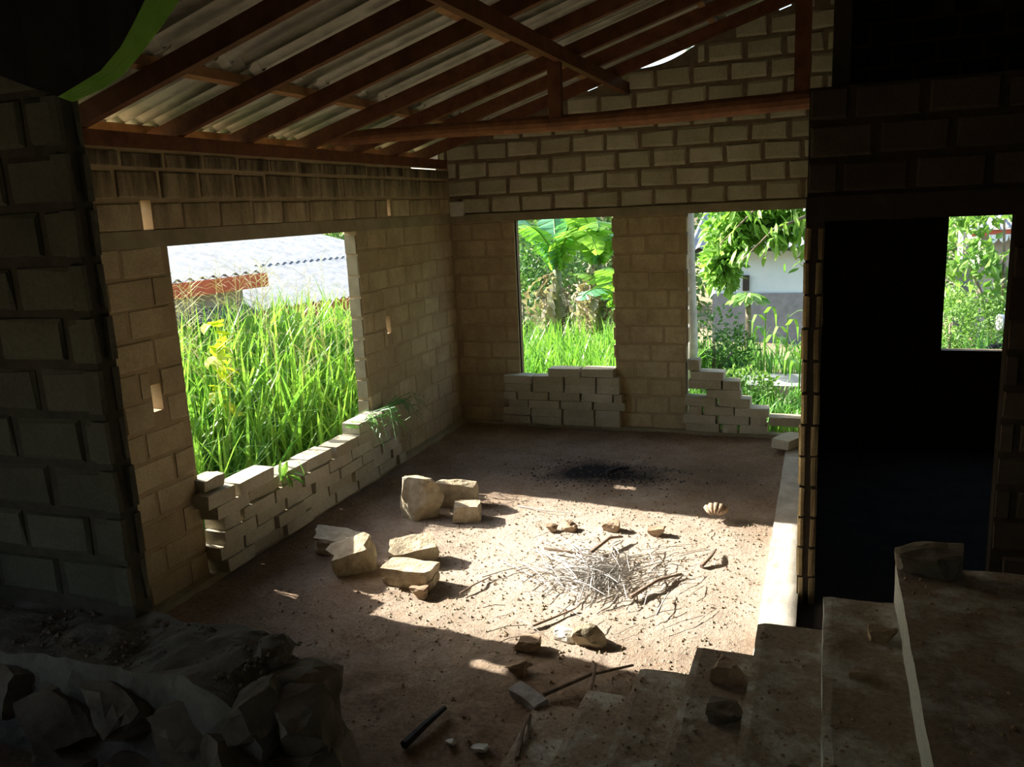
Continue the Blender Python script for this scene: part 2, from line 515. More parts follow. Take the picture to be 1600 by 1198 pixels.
xs = np.concatenate([np.linspace(-60, -12, 10), np.linspace(-11, 14, 60), np.linspace(16, 60, 10)])
ys = np.concatenate([np.linspace(-40, -12, 6), np.linspace(-11, 18, 60), np.linspace(20, 80, 12)])
gv = [(x, y, ground_h(x, y) + (0.05 * noise.noise(Vector((x, y, 0))) if not (-1 < x < 9 and -11 < y < 1) else -0.12)) for y in ys for x in xs]
nx_ = len(xs)
gf = [(j * nx_ + i, j * nx_ + i + 1, (j + 1) * nx_ + i + 1, (j + 1) * nx_ + i) for j in range(len(ys) - 1) for i in range(nx_ - 1)]
tag(obj('ground', mesh('ground', gv, gf, M['earth'], True)), 'brown earth ground outside the house under the grass', kind='structure')

def floor_h(x, y):
    p = Vector((x, y, 0.0))
    h = 0.010 * fbm(p, 3, 1.6) + 0.007 * fbm(p + Vector((9, 4, 0)), 3, 7.0)
    h += 0.02 * max(0.0, 1 - x / 0.25) + 0.015 * max(0.0, 1 + y / 0.25)
    h += 0.0045 * fbm(p + Vector((3, 8, 0)), 2, 16.0)
    if y < -4.0:
        h += 0.009 * fbm(p, 2, 11.0) * min(1, (-4.0 - y) / 0.5)
    return h
fx = np.linspace(-0.02, 3.55, 150)
fy = np.linspace(-7.2, 0.02, 250)
fv = [(x, y, floor_h(x, y)) for y in fy for x in fx]
nf = len(fx)
ff = [(j * nf + i, j * nf + i + 1, (j + 1) * nf + i + 1, (j + 1) * nf + i) for j in range(len(fy) - 1) for i in range(nf - 1)]
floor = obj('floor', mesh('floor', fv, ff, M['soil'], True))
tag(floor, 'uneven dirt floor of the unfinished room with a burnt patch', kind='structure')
MB().box(3.4, 8.1, -10.1, 0.0, -0.2, -0.02).build('floor_bedroom', M['floor_shade'])
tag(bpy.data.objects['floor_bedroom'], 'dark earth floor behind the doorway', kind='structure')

# ------------------------------------------------------------------ setting: walls
RS = 0.30                                   # roof slope
def rafter_z(x): return 2.87 + RS * x      # underside of the rafters
def sheet_z(x): return 3.045 + RS * x      # underside of the roof sheets
RIDGE_X = 3.92

wt = 0.12
# --- far wall (y 0 .. 0.12)
wall_far = MB()
W1 = (0.716, 1.771); W2 = (2.494, 3.66); W3 = (4.775, 5.33)
yb = wt
for (a, b, z0, z1) in ((-0.12, W1[0], -0.1, 2.2), (W1[1], W2[0], -0.1, 2.2), (W2[1], W3[0], -0.1, 2.2), (W3[1], 8.1, -0.1, 2.2), (W3[0], W3[1], -0.1, 0.89), (W3[0], W3[1], 2.08, 2.2)):
    wall_far.box(a, b, 0.006, yb, z0, z1)
GZ0 = 2.285
def gable_top(x):
    """top edge of the gable, just under the sheets, broken down in a few places"""
    z = 3.035 + RS * x if x < RIDGE_X else 3.035 + RS * RIDGE_X - RS * (x - RIDGE_X)
    if 1.50 < x < 1.82: z -= 0.085
    if 2.02 < x < 2.62: z -= 0.07 + 0.05 * math.sin((x - 2.02) / .6 * math.pi)
    if 3.30 < x < 3.42 or 3.62 < x < 3.70: z -= 0.09
    if 4.55 < x < 4.72: z -= 0.10
    return z
top_pts = [-0.12 + 8.2 * i / 410 for i in range(411)]
gpoly = [(-0.12, GZ0), (8.08, GZ0)] + [(x, max(GZ0 + .02, gable_top(x))) for x in reversed(top_pts)]
nn_ = len(top_pts)
for i in range(nn_ - 1):
    x0, x1 = top_pts[i], top_pts[i + 1]
    if i % 2 == 0 or True:
        z0, z1 = max(GZ0 + .02, gable_top(x0)), max(GZ0 + .02, gable_top(x1))
        wall_far.add([(x0, 0.012, GZ0), (x1, 0.012, GZ0), (x1, yb, GZ0), (x0, yb, GZ0), (x0, 0.012, z0), (x1, 0.012, z1), (x1, yb, z1), (x0, yb, z0)],
                     [(4, 5, 6, 7), (0, 1, 5, 4), (2, 3, 7, 6)])
gable_spans = []
z = GZ0
while z < 4.2:
    zt = z + CH
    ok = [x for x in top_pts if gable_top(x) - 0.005 > z + 0.015 + BH]
    if not ok:
        break
    a, run = ok[0], []
    for p, q in zip(ok, ok[1:] + [99]):
        if q - p > 0.03:
            run.append((a, p))
            a = q
    gable_spans += [(z, max(-.12, r0), min(r1, 8.0)) for r0, r1 in run]
    z = zt
wf = wall_far.build('wall_far', M['mortar_gable'])
tag(wf, 'far gable wall of pale cement blocks with two tall openings', kind='structure')
wash_far = MB()
for (a, b) in ((-0.1, W1[0]), (W1[1], W2[0])):
    wash_far.box(a, b, -0.004, 0.05, -0.05, 2.2)
wash_far.build('mortar', M['mortar_wash'], wf)
MB().box(-0.12, 8.1, -0.012, yb + 0.01, 2.2, GZ0).build('lintel', M['concrete'], wf)
gable_meshes = variants('gable_block', M['block_gable'], BL, BH, 0.08, 9, cham=0.016, jit=0.015)
def gspan(z0, z1):
    return [(a, min(b, 3.80)) for (zz, a, b) in gable_spans if abs(zz + 0.015 - z0) < 0.02 and b - a > .06]
lay_blocks(wf, gable_meshes, gspan, GZ0 + 0.015, 4.3, 'x', 0.012, -1, 0.034, CH, BH, 0.016, 0.12)
attic_shade = variants('sooty_block', M['block_dark'], BL, BH, 0.08, 4, cham=0.012, jit=0.01)  # darker copy of the gable blocks, attic shade put into the colour
lay_blocks(wf, attic_shade, lambda z0, z1: [(max(a, 3.82), min(b, 5.6)) for (zz, a, b) in gable_spans if abs(zz + 0.015 - z0) < 0.02 and b > 4.0], GZ0 + 0.015, 4.3, 'x', 0.012, -1, 0.034, CH, BH, 0.016, 0.12)
far_meshes = variants('pier_block', M['block_far'], BL, BH, 0.06, 6, cham=0.006, jit=0.004)
lay_blocks(wf, far_meshes, lambda a, b: [(-0.0, W1[0]), (W1[1], W2[0])], 0.02, 2.2, 'x', -0.004, -1, 0.02, CH, 0.165, 0.005, 0.05)
# pale plaster patch at the end of the lintel in the corner
MB().box(0.002, 0.16, -0.03, 0.02, 2.27, 2.42).build('plaster_patch', M['patch_white'], wf)
bpy.data.objects['plaster_patch']['label'] = 'whitish plaster patch in the corner'
# broken edge beside the second opening keeps its blocks ragged
rag = MB()
for k in range(12):
    zz = 0.75 + k * CH
    if zz < 2.1:
        rag.box(W2[0] - 0.02, W2[0] + RND.uniform(0.0, 0.018), 0.01, 0.11, zz, zz + 0.14)
        rag.box(W1[1] - 0.02, W1[1] + RND.uniform(0.0, 0.012), 0.01, 0.11, zz + .02, zz + 0.15)
o = rag.build('jamb_edge', M['block_far'], wf)

# --- left wall (x -0.12 .. 0)
LW = (-4.19, -1.97)
HOLES = [(-4.36, -4.28, 2.30, 2.47), (-1.40, -1.33, 2.31, 2.46), (-1.57, -1.49, 1.245, 1.41), (-4.475, -4.395, 1.22, 1.385)]
LTOP = 2.764
wl = MB()
def wall_grid(mb, u0, u1, z0, z1, holes, put):
    us = sorted({u0, u1, *[h[0] for h in holes], *[h[1] for h in holes]})
    zs = sorted({z0, z1, *[h[2] for h in holes], *[h[3] for h in holes]})
    for a, b in zip(us, us[1:]):
        for c, d in zip(zs, zs[1:]):
            um, zm = (a + b) / 2, (c + d) / 2
            if not any(h[0] < um < h[1] and h[2] < zm < h[3] for h in holes):
                put(a, b, c, d)
LOPEN = [(LW[0], LW[1], -0.02, 2.195), (-9.0, -7.4, 0.9, 2.2)]  # second opening is added out of view to light the stairs
wall_grid(wl, -10.0, 0.0, -0.1, LTOP, HOLES + LOPEN + [(-0.85, -0.06, 2.748, 2.77)], lambda a, b, c, d: wl.box(-wt, -0.004, a, b, c, d))
wle = wl.build('wall_left', M['mortar_wash'])
tag(wle, 'left wall of stained buff blocks with one wide window opening', kind='structure')
MB().box(-wt - 0.005, 0.006, -6.2, -0.0, 2.195, 2.295).build('lintel', M['concrete'], wle)
left_meshes = variants('wall_block', M['block_wash'], BL, BH, 0.05, 7, cham=0.008, jit=0.006)
def lspan(z0, z1):
    cuts = []
    if z0 < 2.19:
        cuts.append(LW)
    for h in HOLES:
        if h[2] < z1 - 0.04 and h[3] > z0 + 0.04:
            cuts.append((h[0], h[1]))
    sp = [(-5.3, -0.01)]
    for c0, c1 in cuts:
        new = []
        for a, b in sp:
            if c1 <= a or c0 >= b:
                new.append((a, b))
            else:
                if c0 - a > 0.05: new.append((a, c0))
                if b - c1 > 0.05: new.append((c1, b))
        sp = new
    return sp
lay_blocks(wle, left_meshes, lspan, 0.035, 2.19, 'y', -0.004, 1, 0.016, CH, 0.167, 0.006, 0.1)
lay_blocks(wle, left_meshes, lspan, 2.30, LTOP + .02, 'y', -0.004, 1, 0.022, 0.18, 0.155, 0.010, 0.1)
lay_blocks(wle, left_meshes, lspan, 2.662, LTOP, 'y', -0.004, 1, 0.022, 0.18, 0.078, 0.010, 0.03)
# window reveal blocks
rev = MB()
for k in range(9):
    zz = 0.55 + k * CH
    rev.box(-wt + 0.002, -0.012, LW[1] - RND.uniform(0.004, 0.02), LW[1] + 0.03, zz, zz + 0.155)
    rev.box(-wt + 0.002, -0.012, LW[0] - 0.03, LW[0] + RND.uniform(0.0, 0.012), zz + .02, zz + 0.165)
rev.build('jamb_edge', M['concrete'], wle)

# --- spine wall between the room and the dark bedroom (seen end on), partition with the doorway
ws = MB()
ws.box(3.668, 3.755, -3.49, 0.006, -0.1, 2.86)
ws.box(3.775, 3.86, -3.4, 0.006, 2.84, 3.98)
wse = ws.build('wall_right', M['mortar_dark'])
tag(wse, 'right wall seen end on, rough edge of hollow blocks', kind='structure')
right_meshes = variants('right_wall_block', M['block_wash'], BL, BH, 0.04, 4, cham=0.01, jit=0.008)
lay_blocks(wse, right_meshes, lambda a, b: [(-3.47, -0.13)], 0.06, 2.86, 'y', 3.668, -1, 0.026, CH, 0.16, 0.002, 0.08)
end_meshes = []
for s_ in range(4):
    r = random.Random(60 + s_)
    w, h = 0.098, 0.165
    prof = [(-w / 2, 0.012), (-w / 2 + 0.012, 0.0), (-0.018, r.uniform(0, .004)), (-0.010, 0.022), (0.012, 0.022), (0.02, 0.0), (w / 2 - .012, r.uniform(0, .004)), (w / 2, 0.012), (w / 2, 0.09), (-w / 2, 0.09)]
    vs, n = [], len(prof)
    for zz in (-h / 2, h / 2):
        for (x, y) in prof:
            vs.append((x + r.uniform(-.003, .003), y + r.uniform(-.003, .003), zz + r.uniform(-.004, .004)))
    fs = [(i, (i + 1) % n, n + (i + 1) % n, n + i) for i in range(n)] + [tuple(range(n - 1, -1, -1)), tuple(range(n, 2 * n))]
    end_meshes.append(mesh('end_block', vs, fs, M['block_end']))
for k in range(12):
    obj('end_block', end_meshes[k % 4], wse, (3.711 + RND.uniform(-.006, .006), -3.5 + RND.uniform(-.006, .006), 0.06 + k * CH), (0, 0, RND.uniform(-.05, .05)))

wp = MB()
DOOR = (3.76, 4.645)
for (a, b, z0, z1) in ((3.668, DOOR[0], 2.18, 2.86), (DOOR[0], DOOR[1], 2.18, 2.86), (DOOR[1], 8.1, -0.1, 2.86)):
    wp.box(a, b, -3.488, -3.39, z0, z1)
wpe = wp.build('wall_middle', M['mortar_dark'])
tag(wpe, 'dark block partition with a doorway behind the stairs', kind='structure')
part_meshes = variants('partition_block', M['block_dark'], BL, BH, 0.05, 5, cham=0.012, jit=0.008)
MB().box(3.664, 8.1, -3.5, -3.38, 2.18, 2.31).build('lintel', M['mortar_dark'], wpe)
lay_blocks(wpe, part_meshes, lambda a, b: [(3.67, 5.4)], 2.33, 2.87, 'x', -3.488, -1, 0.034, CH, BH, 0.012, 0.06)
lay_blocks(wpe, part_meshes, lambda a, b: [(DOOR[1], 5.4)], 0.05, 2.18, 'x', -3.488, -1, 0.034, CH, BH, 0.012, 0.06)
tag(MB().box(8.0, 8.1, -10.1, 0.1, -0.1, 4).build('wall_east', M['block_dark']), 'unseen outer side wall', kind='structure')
wb = MB()
BO = (6.2, 7.0, 1.2, 2.2)  # unseen opening added to let light onto the near wall end
wall_grid(wb, -0.12, 8.1, -0.1, 4.3, [BO], lambda a, b, c, d: wb.box(a, b, -10.1, -10.0, c, d))
tag(wb.build('wall_back', M['block_grey']), 'outer wall behind the viewer', kind='structure')

# --- near left pier of grey blocks on the rubble foundation
PX, PY0, PY1 = 1.378, -6.10, -6.0
wn_ = MB()
wn_.box(0.01, PX - 0.008, PY0 + 0.016, PY1, 0.85, 3.1)
wne = wn_.build('wall_near', M['mortar_grey'])
tag(wne, 'near wall end of dark grey cement blocks on rubble footing', kind='structure')
pier_meshes = variants('near_block', M['block_grey'], BL, BH, 0.06, 6, cham=0.012, jit=0.010)
lay_blocks(wne, pier_meshes, lambda a, b: [(0.0, PX - 0.022)], 0.932, 3.05, 'x', PY0 + 0.016, -1, 0.034, 0.1855, 0.152, 0.016, 0.03)
pend = []
for s_ in range(3):
    r = random.Random(80 + s_)
    prof = [(-0.05, 0.0), (-0.024, r.uniform(-.003, .004)), (-0.014, -0.02), (0.016, -0.022), (0.024, 0.0), (0.05, r.uniform(-.004, .004)), (0.05, -0.06), (-0.05, -0.06)]
    vs, n = [], len(prof)
    for zz in (-0.078, 0.078):
        vs += [(x_ + r.uniform(-.004, .004), y_ + r.uniform(-.003, .003), zz) for y_, x_ in prof]
    vs = [(v[0], v[1], v[2]) for v in vs]
    fs = [(i, n + i, n + (i + 1) % n, (i + 1) % n) for i in range(n)] + [tuple(range(n)), tuple(range(2 * n - 1, n - 1, -1))]
    pend.append(mesh('end_block', vs, fs, M['block_grey']))
for k in range(12):
    obj('end_block', pend[k % 3], wne, (PX + RND.uniform(-.006, .006), (PY0 + PY1) / 2, 1.008 + k * 0.1855))

# --- plinth strips (floor edge concrete)
def strip(name, x0, x1, y0, y1, z0, z1, label, mat='plinth', nx=6, ny=40, amp=0.006):
    vs, fs = gridbox(x0, x1, y0, y1, z0, z1, nx, ny, 1)
    return tag(obj(name, mesh(name, rough(vs, amp, 9.0, x0), fs, M[mat])), label, kind='structure')
strip('trim_1', 3.48, 3.675, -4.94, -0.12, -0.1, 0.035, 'pale concrete plinth strip along the right edge of the dirt floor')
strip('trim_2', -0.02, 0.075, -4.9, -0.02, -0.1, 0.055, 'dusty concrete footing ledge along the left wall', 'concrete', 3, 60)
strip('trim_3', -0.02, 3.66, -0.075, 0.02, -0.1, 0.045, 'dusty concrete footing ledge along the far wall', 'concrete', 50, 3)

# ------------------------------------------------------------------ roof
roof = empty('roof', (0, 0, 0))
tag(roof, 'corrugated cement roof sheets seen from below', kind='structure')
def sheet_mesh(name, x0, x1, zf, mat, n_corr=7, pitch=0.146, amp=0.027, thick=0.007, lift=0.0):
    n = n_corr * 8
    vs, fs = [], []
    for layer in (0, 1):
        for ex in (x0, x1):
            for i in range(n + 1):
                y = -(i / 8) * pitch
                z = zf(ex) + amp * (1 + math.sin(2 * math.pi * i / 8)) + lift + layer * thick
                vs.append((ex, y, z))
    m1 = n + 1
    for i in range(n):
        fs.append((i, i + 1, m1 + i + 1, m1 + i))
        fs.append((2 * m1 + i, 3 * m1 + i, 3 * m1 + i + 1, 2 * m1 + i + 1))
    for i in range(n):                       # end edges keep their own vertices so the ribs shade cleanly
        for o_ in (0, m1):
            k = len(vs)
            vs += [vs[o_ + i], vs[o_ + i + 1], vs[2 * m1 + o_ + i + 1], vs[2 * m1 + o_ + i]]
            fs.append((k, k + 1, k + 2, k + 3))
    return mesh(name, vs, fs, mat, True)
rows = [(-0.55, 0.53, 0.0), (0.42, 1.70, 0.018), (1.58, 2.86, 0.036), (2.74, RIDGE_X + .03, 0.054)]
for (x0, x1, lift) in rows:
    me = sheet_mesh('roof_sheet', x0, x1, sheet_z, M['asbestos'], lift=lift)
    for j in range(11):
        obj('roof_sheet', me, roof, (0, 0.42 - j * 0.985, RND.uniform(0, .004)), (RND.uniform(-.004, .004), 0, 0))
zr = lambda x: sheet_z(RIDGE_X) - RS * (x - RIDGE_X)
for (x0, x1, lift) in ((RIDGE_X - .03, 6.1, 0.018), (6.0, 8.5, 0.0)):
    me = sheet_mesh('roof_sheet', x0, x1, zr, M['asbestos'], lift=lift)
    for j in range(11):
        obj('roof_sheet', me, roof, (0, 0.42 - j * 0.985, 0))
rp = MB()
zt = sheet_z(RIDGE_X) + 0.09
rp.add([(RIDGE_X - .2, .45, zt - .04), (RIDGE_X, .45, zt + .03), (RIDGE_X + .2, .45, zt - .04), (RIDGE_X - .2, -10.4, zt - .04), (RIDGE_X, -10.4, zt + .03), (RIDGE_X + .2, -10.4, zt - .04),
        (RIDGE_X - .2, .45, zt - .05), (RIDGE_X, .45, zt + .02), (RIDGE_X + .2, .45, zt - .05), (RIDGE_X - .2, -10.4, zt - .05), (RIDGE_X, -10.4, zt + .02), (RIDGE_X + .2, -10.4, zt - .05)],
       [(0, 1, 4, 3), (1, 2, 5, 4), (6, 9, 10, 7), (7, 10, 11, 8), (0, 3, 9, 6), (2, 8, 11, 5)])
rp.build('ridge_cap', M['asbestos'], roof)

frame = empty('roof_frame', (0, -2.4, 2.8))
tag(frame, 'reddish brown timber roof frame of rafters, purlins, posts and round tie beam', 'roof frame')
def fpart(mb, name, mat):
    o = mb.build(name, M[mat], None)
    o.parent = frame
    o.matrix_parent_inverse = Matrix.Translation((0, 2.4, -2.8))
    return o
for i, y in enumerate((-0.42, -1.08, -1.76, -2.47, -3.25, -3.93, -4.68, -5.4, -6.15, -6.95, -7.75, -8.6, -9.4)):
    dy = RND.uniform(-.03, .05)
    fpart(MB().bar((-0.5, y, rafter_z(-0.5) + .05), (RIDGE_X, y + dy, rafter_z(RIDGE_X) + .05), 0.055, 0.105, bend=RND.uniform(-.012, .012), seg=6), 'rafter', 'wood')
for x in (-0.32, 0.46, 1.63, 2.79, 3.75):
    fpart(MB().bar((x, 0.4, rafter_z(x) + .135), (x, -10.0, rafter_z(x) + .135), 0.05, 0.062, up=(-RS, 0, 1)), 'batten', 'wood_light')
fpart(MB().bar((1.93, -0.0, 3.40), (1.90, -10.0, 3.39), 0.06, 0.10), 'purlin', 'wood')
fpart(MB().bar((-0.05, -0.02, 2.81), (-0.05, -10.0, 2.81), 0.10, 0.088), 'wall_plate', 'wood')
fpart(MB().bar((RIDGE_X, 0.1, 4.08), (RIDGE_X, -10.0, 4.08), 0.06, 0.12), 'ridge_beam', 'wood')
tb = MB()
rl = random.Random(3)
tpts = [(-0.55 + t * 4.27, -2.14 + 0.02 * math.sin(t * 5), 2.935 + 0.012 * math.sin(t * 7)) for t in [i / 14 for i in range(15)]]
tb.tube(tpts, [0.054 + 0.010 * i / 14 + rl.uniform(-.003, .003) for i in range(15)], 12, 0.05, rl)
fpart(tb, 'tie_beam', 'log')
fpart(MB().bar((1.88, -2.16, 2.96), (1.88, -2.16, 3.36), 0.095, 0.07, up=(0, 1, 0)), 'post', 'wood')
fpart(MB().bar((3.59, -2.16, 2.96), (3.59, -2.16, 4.0), 0.10, 0.08, up=(0, 1, 0)), 'post', 'wood')

# ------------------------------------------------------------------ staircase and landing
st = empty('staircase', (3.2, -5.8, 0))
tag(st, 'dirt covered concrete stairs rising to the right', kind='structure')
def spart(name, x0, x1, y0, y1, z0, z1, nx, ny, nz, amp, mat='step', seed=0, s=5.0):
    vs, fs = gridbox(x0, x1, y0, y1, z0, z1, nx, ny, nz)
    for v in vs:                              # worn nosing
        if name == 'step' and v.x < x0 + 1e-4 and v.z > z1 - 1e-4:
            v.z -= 0.007
    o = obj(name, mesh(name, rough(vs, amp, s, seed), fs, M[mat]))
    o.parent = st
    o.matrix_parent_inverse = Matrix.Translation((-3.2, 5.8, 0))
    return o
for i in range(6):
    zt_ = [0.75, 0.60, 0.45, 0.30, 0.15, 0.035][i]
    xa = 3.80 - 0.25 * i
    spart('step', xa, 4.09 - 0.25 * i, -7.2, -4.95 - RND.uniform(0, .03), -0.05 if i > 3 else zt_ - 0.3, zt_, 10, 60, 4, 0.006, seed=i + 1)
spart('landing', 4.06, 7.9, -10.0, -4.93, 0.3, 0.90, 80, 100, 6, 0.004, seed=9)
spart('upper_floor', -0.1, 4.1, -10.0, -7.1, 0.3, 0.88, 20, 16, 3, 0.008, seed=11)

# ------------------------------------------------------------------ rubble foundation wall
rub = empty('rubble_foundation', (1.2, -6.2, 0))
tag(rub, 'broken rubble foundation wall with dusty top below the dark grey wall end', 'wall')
def rpart(name, me):
    o = obj(name, me)
    o.parent = rub
    o.matrix_parent_inverse = Matrix.Translation((-1.2, 6.2, 0))
    return o
vs, fs = gridbox(0.02, 2.16, -6.40, -6.02, -0.1, 0.87, 66, 12, 26)
nv = []
for v in vs:
    t = max(0.0, (v.x - 1.85) / 0.31)
    v2 = Vector(v)
    v2.z -= 0.16 * t * t * (v.z + .1)
    v2.y = v.y if v.y > -6.2 else v.y + 0.05 * (0.87 - v.z) * 0 - 0.03 * math.sin(v.x * 3)
    nv.append(v2)
nv = rough(nv, 0.030, 4.5, 2.0, 4)
rpart('masonry', mesh('masonry', nv, fs, M['rubble_top']))

def rock_mesh(name, sx, sy, sz, seed, mat, amp=0.12, n=4, chop=4, smooth=False):
    """irregular stone: a gridded box pulled towards a rounded form, sliced by random planes"""
    r = random.Random(seed)
    vs, fs = gridbox(-.5, .5, -.5, .5, -.5, .5, n, n, n)
    planes = []
    for _ in range(chop):
        d = Vector((r.uniform(-1, 1), r.uniform(-1, 1), r.uniform(-.6, 1))).normalized()
        planes.append((d, r.uniform(0.32, 0.46)))
    out = []
    for v in vs:
        q = v.lerp(v.normalized() * 0.56, 0.2)
        for d, c in planes:
            k = q.dot(d)
            if k > c:
                q = q - d * (k - c)
        q = q + Vector((fbm(v + Vector((seed, 0, 0)), 3, 2.2), fbm(v + Vector((0, seed, 0)), 3, 2.2), fbm(v + Vector((0, 0, seed)), 3, 2.2))) * amp * 0.5
        out.append((q.x * sx, q.y * sy, q.z * sz))
    return mesh(name, out, fs, mat, smooth)

def slab_rock(name, L, W, H, seed, mat, chip=0.16, n=(6, 4, 3)):
    """broken cement block: square-edged box with chewed ends and corners"""
    r = random.Random(seed)
    vs, fs = gridbox(-L / 2, L / 2, -W / 2, W / 2, -H / 2, H / 2, *n)
    out = []
    sd = Vector((seed, seed * 2, 0))
    for v in vs:
        q = Vector(v)
        e = abs(v.x) / (L / 2)
        if e > 0.6:
            q.x -= math.copysign(1, v.x) * chip * L * (0.5 + fbm(Vector((0, v.y * 9, v.z * 9)) + sd, 2, 1.0)) * (e - 0.6) / 0.4
        corner = (abs(v.x) / (L / 2) > .9) + (abs(v.y) / (W / 2) > .9) + (abs(v.z) / (H / 2) > .9)
        if corner >= 2:
            q *= 0.985 if corner == 2 else 0.955
        q += Vector((fbm(q * 12 + sd), fbm(q * 12 + sd * 2), fbm(q * 12 - sd))) * 0.008
        out.append(q)
    return mesh(name, out, fs, mat)

rs = random.Random(21)
# stones of the broken end and of the front face
for i, (x, y, z_, a, b, c) in enumerate([
    (2.34, -6.12, .70, .24, .24, .22), (2.42, -6.22, .54, .26, .26, .24), (2.45, -6.30, .74, .20, .20, .18), (2.40, -6.10, .28, .30, .30, .34), (2.30, -6.36, .80, .18, .14, .14), (2.22, -6.38, .62, .26, .16, .2),
    (2.47, -6.34, .50, .22, .2, .2), (2.44, -6.30, .2, .3, .24, .34), (2.18, -6.12, .82, .2, .16, .12), (2.05, -6.42, .70, .26, .12, .2), (1.82, -6.43, .62, .28, .12, .22), (1.56, -6.43, .72, .28, .12, .2),
    (1.30, -6.43, .66, .26, .12, .22), (1.04, -6.43, .74, .26, .12, .18), (2.24, -6.44, .40, .28, .12, .24), (1.9, -6.43, .38, .3, .12, .22), (1.6, -6.44, .44, .26, .12, .22), (1.3, -6.44, .4, .3, .12, .24), (0.8, -6.43, .68, .26, .12, .2)]):
    rk = rpart('stone', rock_mesh('stone', a, b, c, 300 + i, M['rubble'], 0.16, 4, 5))
    rk.location = (x - (.2 if x > 2.0 else 0), y + (.05 if y < -6.4 else 0), z_)
    rk.rotation_euler = (rs.uniform(-.3, .3), rs.uniform(-.3, .3), rs.uniform(-.6, .6))
# earth bank in front of the foundation, on the viewer's side
vs, fs = gridbox(-0.1, 2.35, -7.2, -6.36, -0.1, 0.42, 40, 14, 4)
vs = [Vector((v.x, v.y, v.z + (0.10 * (1 - v.x / 2.4) if v.z > 0.4 else 0))) for v in vs]
tag(obj('earth_bank', mesh('earth_bank', rough(vs, .03, 4.0, 5), fs, M['soil'])), 'dark earth bank at the foot of the rubble foundation', kind='structure')

# ------------------------------------------------------------------ hanging black sheet with green hem
hs = empty('hanging_sheet', (1.3, -6.15, 3.2))
tag(hs, 'black sheet with torn green edge hanging under the roof above the near wall', 'sheet')
inner = [(1.90, 3.02), (1.88, 2.98), (1.81, 2.91), (1.75, 2.86), (1.67, 2.80), (1.57, 2.77), (1.46, 2.74), (1.33, 2.78), (1.20, 2.83), (0.9, 2.84), (0.4, 2.86)]
outer = [(2.03, 3.03), (1.98, 2.96), (1.92, 2.90), (1.84, 2.84), (1.74, 2.78), (1.66, 2.745), (1.53, 2.715)]
def cloth(front, top_fn, yo, fold=0.012, thick=0.003, ny=6):
    vs, fs = [], []
    n = len(front)
    for layer in (0, 1):
        for i, (x, z) in enumerate(front):
            for j in range(ny + 1):
                t = j / ny
                x2, z2 = top_fn(x, z, t)
                vs.append((x2 - 1.3, yo + 6.15 + fold * math.sin(i * 1.9 + j * .7) - layer * thick, z2 - 3.2))
    w = ny + 1
    S = n * w
    for i in range(n - 1):
        for j in range(ny):
            a = i * w + j
            fs.append((a, a + 1, a + w + 1, a + w))
            fs.append((S + a, S + a + w, S + a + w + 1, S + a + 1))
    for i in range(n - 1):
        a = i * w
        fs += [(a, a + w, S + a + w, S + a), (a + ny, S + a + ny, S + a + w + ny, a + w + ny)]
    return vs, fs
v_, f_ = cloth(inner, lambda x, z, t: (x + (0.10 * t if x > 1.4 else 0), z + (max(3.55, z + .3) - z) * t * (1.0 if x < 1.85 else 0.6)), -6.15)
obj('sheet', mesh('sheet', v_, f_, M['sheet_black']), hs)
hem = []
for k, (x, z) in enumerate(outer):
    hem.append((x, z))
inn = [(1.92, 3.03), (1.87, 2.975), (1.80, 2.91), (1.74, 2.855), (1.66, 2.795), (1.56, 2.765), (1.46, 2.738)]
def hem_top(x, z, t):
    i = min(range(len(outer)), key=lambda q: abs(outer[q][0] - x))
    return outer[i][0] + (inn[i][0] - outer[i][0]) * t, outer[i][1] + (inn[i][1] - outer[i][1]) * t
v_, f_ = cloth(outer, hem_top, -6.165, 0.006, 0.003, 4)
ho = obj('hem', mesh('hem', v_, f_, M['hem']), hs)
ho['label'] = 'bright green torn edge strip'

# ------------------------------------------------------------------ loose blocks stacked in the openings
ORD = ['first', 'second', 'third', 'fourth', 'fifth', 'sixth', 'seventh', 'eighth', 'ninth', 'tenth']
LL, LH, LD = 0.352, 0.090, 0.175
loose = []
for i in range(8):
    r = random.Random(500 + i)
    vs, fs = gridbox(-LL / 2, LL / 2, -LD / 2, LD / 2, -LH / 2, LH / 2, 3, 2, 1)
    out = []
    for v in vs:
        q = Vector(v)
        c = (abs(v.x) > LL / 2 - 1e-4) + (abs(v.y) > LD / 2 - 1e-4) + 1
        q += Vector((r.uniform(-.004, .004), r.uniform(-.003, .003), r.uniform(-.0025, .0025)))
        if c == 3:
            q.x *= r.uniform(0.955, 0.995)
            q.y *= r.uniform(0.93, 0.99)
            q.z *= r.uniform(0.93, 1.0)
        out.append(q)
    loose.append(mesh('concrete_block', out, fs, M['block_loose']))

def stack(courses, axis, face_mid, z0, where, group, rng, h=LH):
    """courses: list of lists of (start, end) along the axis, from the ground up"""
    for ci, row in enumerate(courses):
        for bi, (a, b) in enumerate(row):
            c = (a + b) / 2
            o = obj('concrete_block', rng.choice(loose))
            s = (b - a) / LL
            off = rng.uniform(-.018, .018)
            rz = rng.uniform(-.03, .03)
            zc = z0 + h * (ci + 0.5)
            if axis == 'x':
                o.location = (c, face_mid + off, zc)
                o.rotation_euler = (rng.uniform(-.006, .006), rng.uniform(-.008, .008), rz)
            else:
                o.location = (face_mid + off, c, zc)
                o.rotation_euler = (rng.uniform(-.006, .006), rng.uniform(-.008, .008), math.pi / 2 + rz)
            o.scale = (s, 1, h / LH * 0.985)
            if len(row) == 1:
                lab = f'single pale block in {ORD[ci]} course from the ground, {where}'
            else:
                lab = f'pale block {ORD[bi]} from left in {ORD[ci]} course from ground, {where}'
            tag(o, lab, 'block', group)

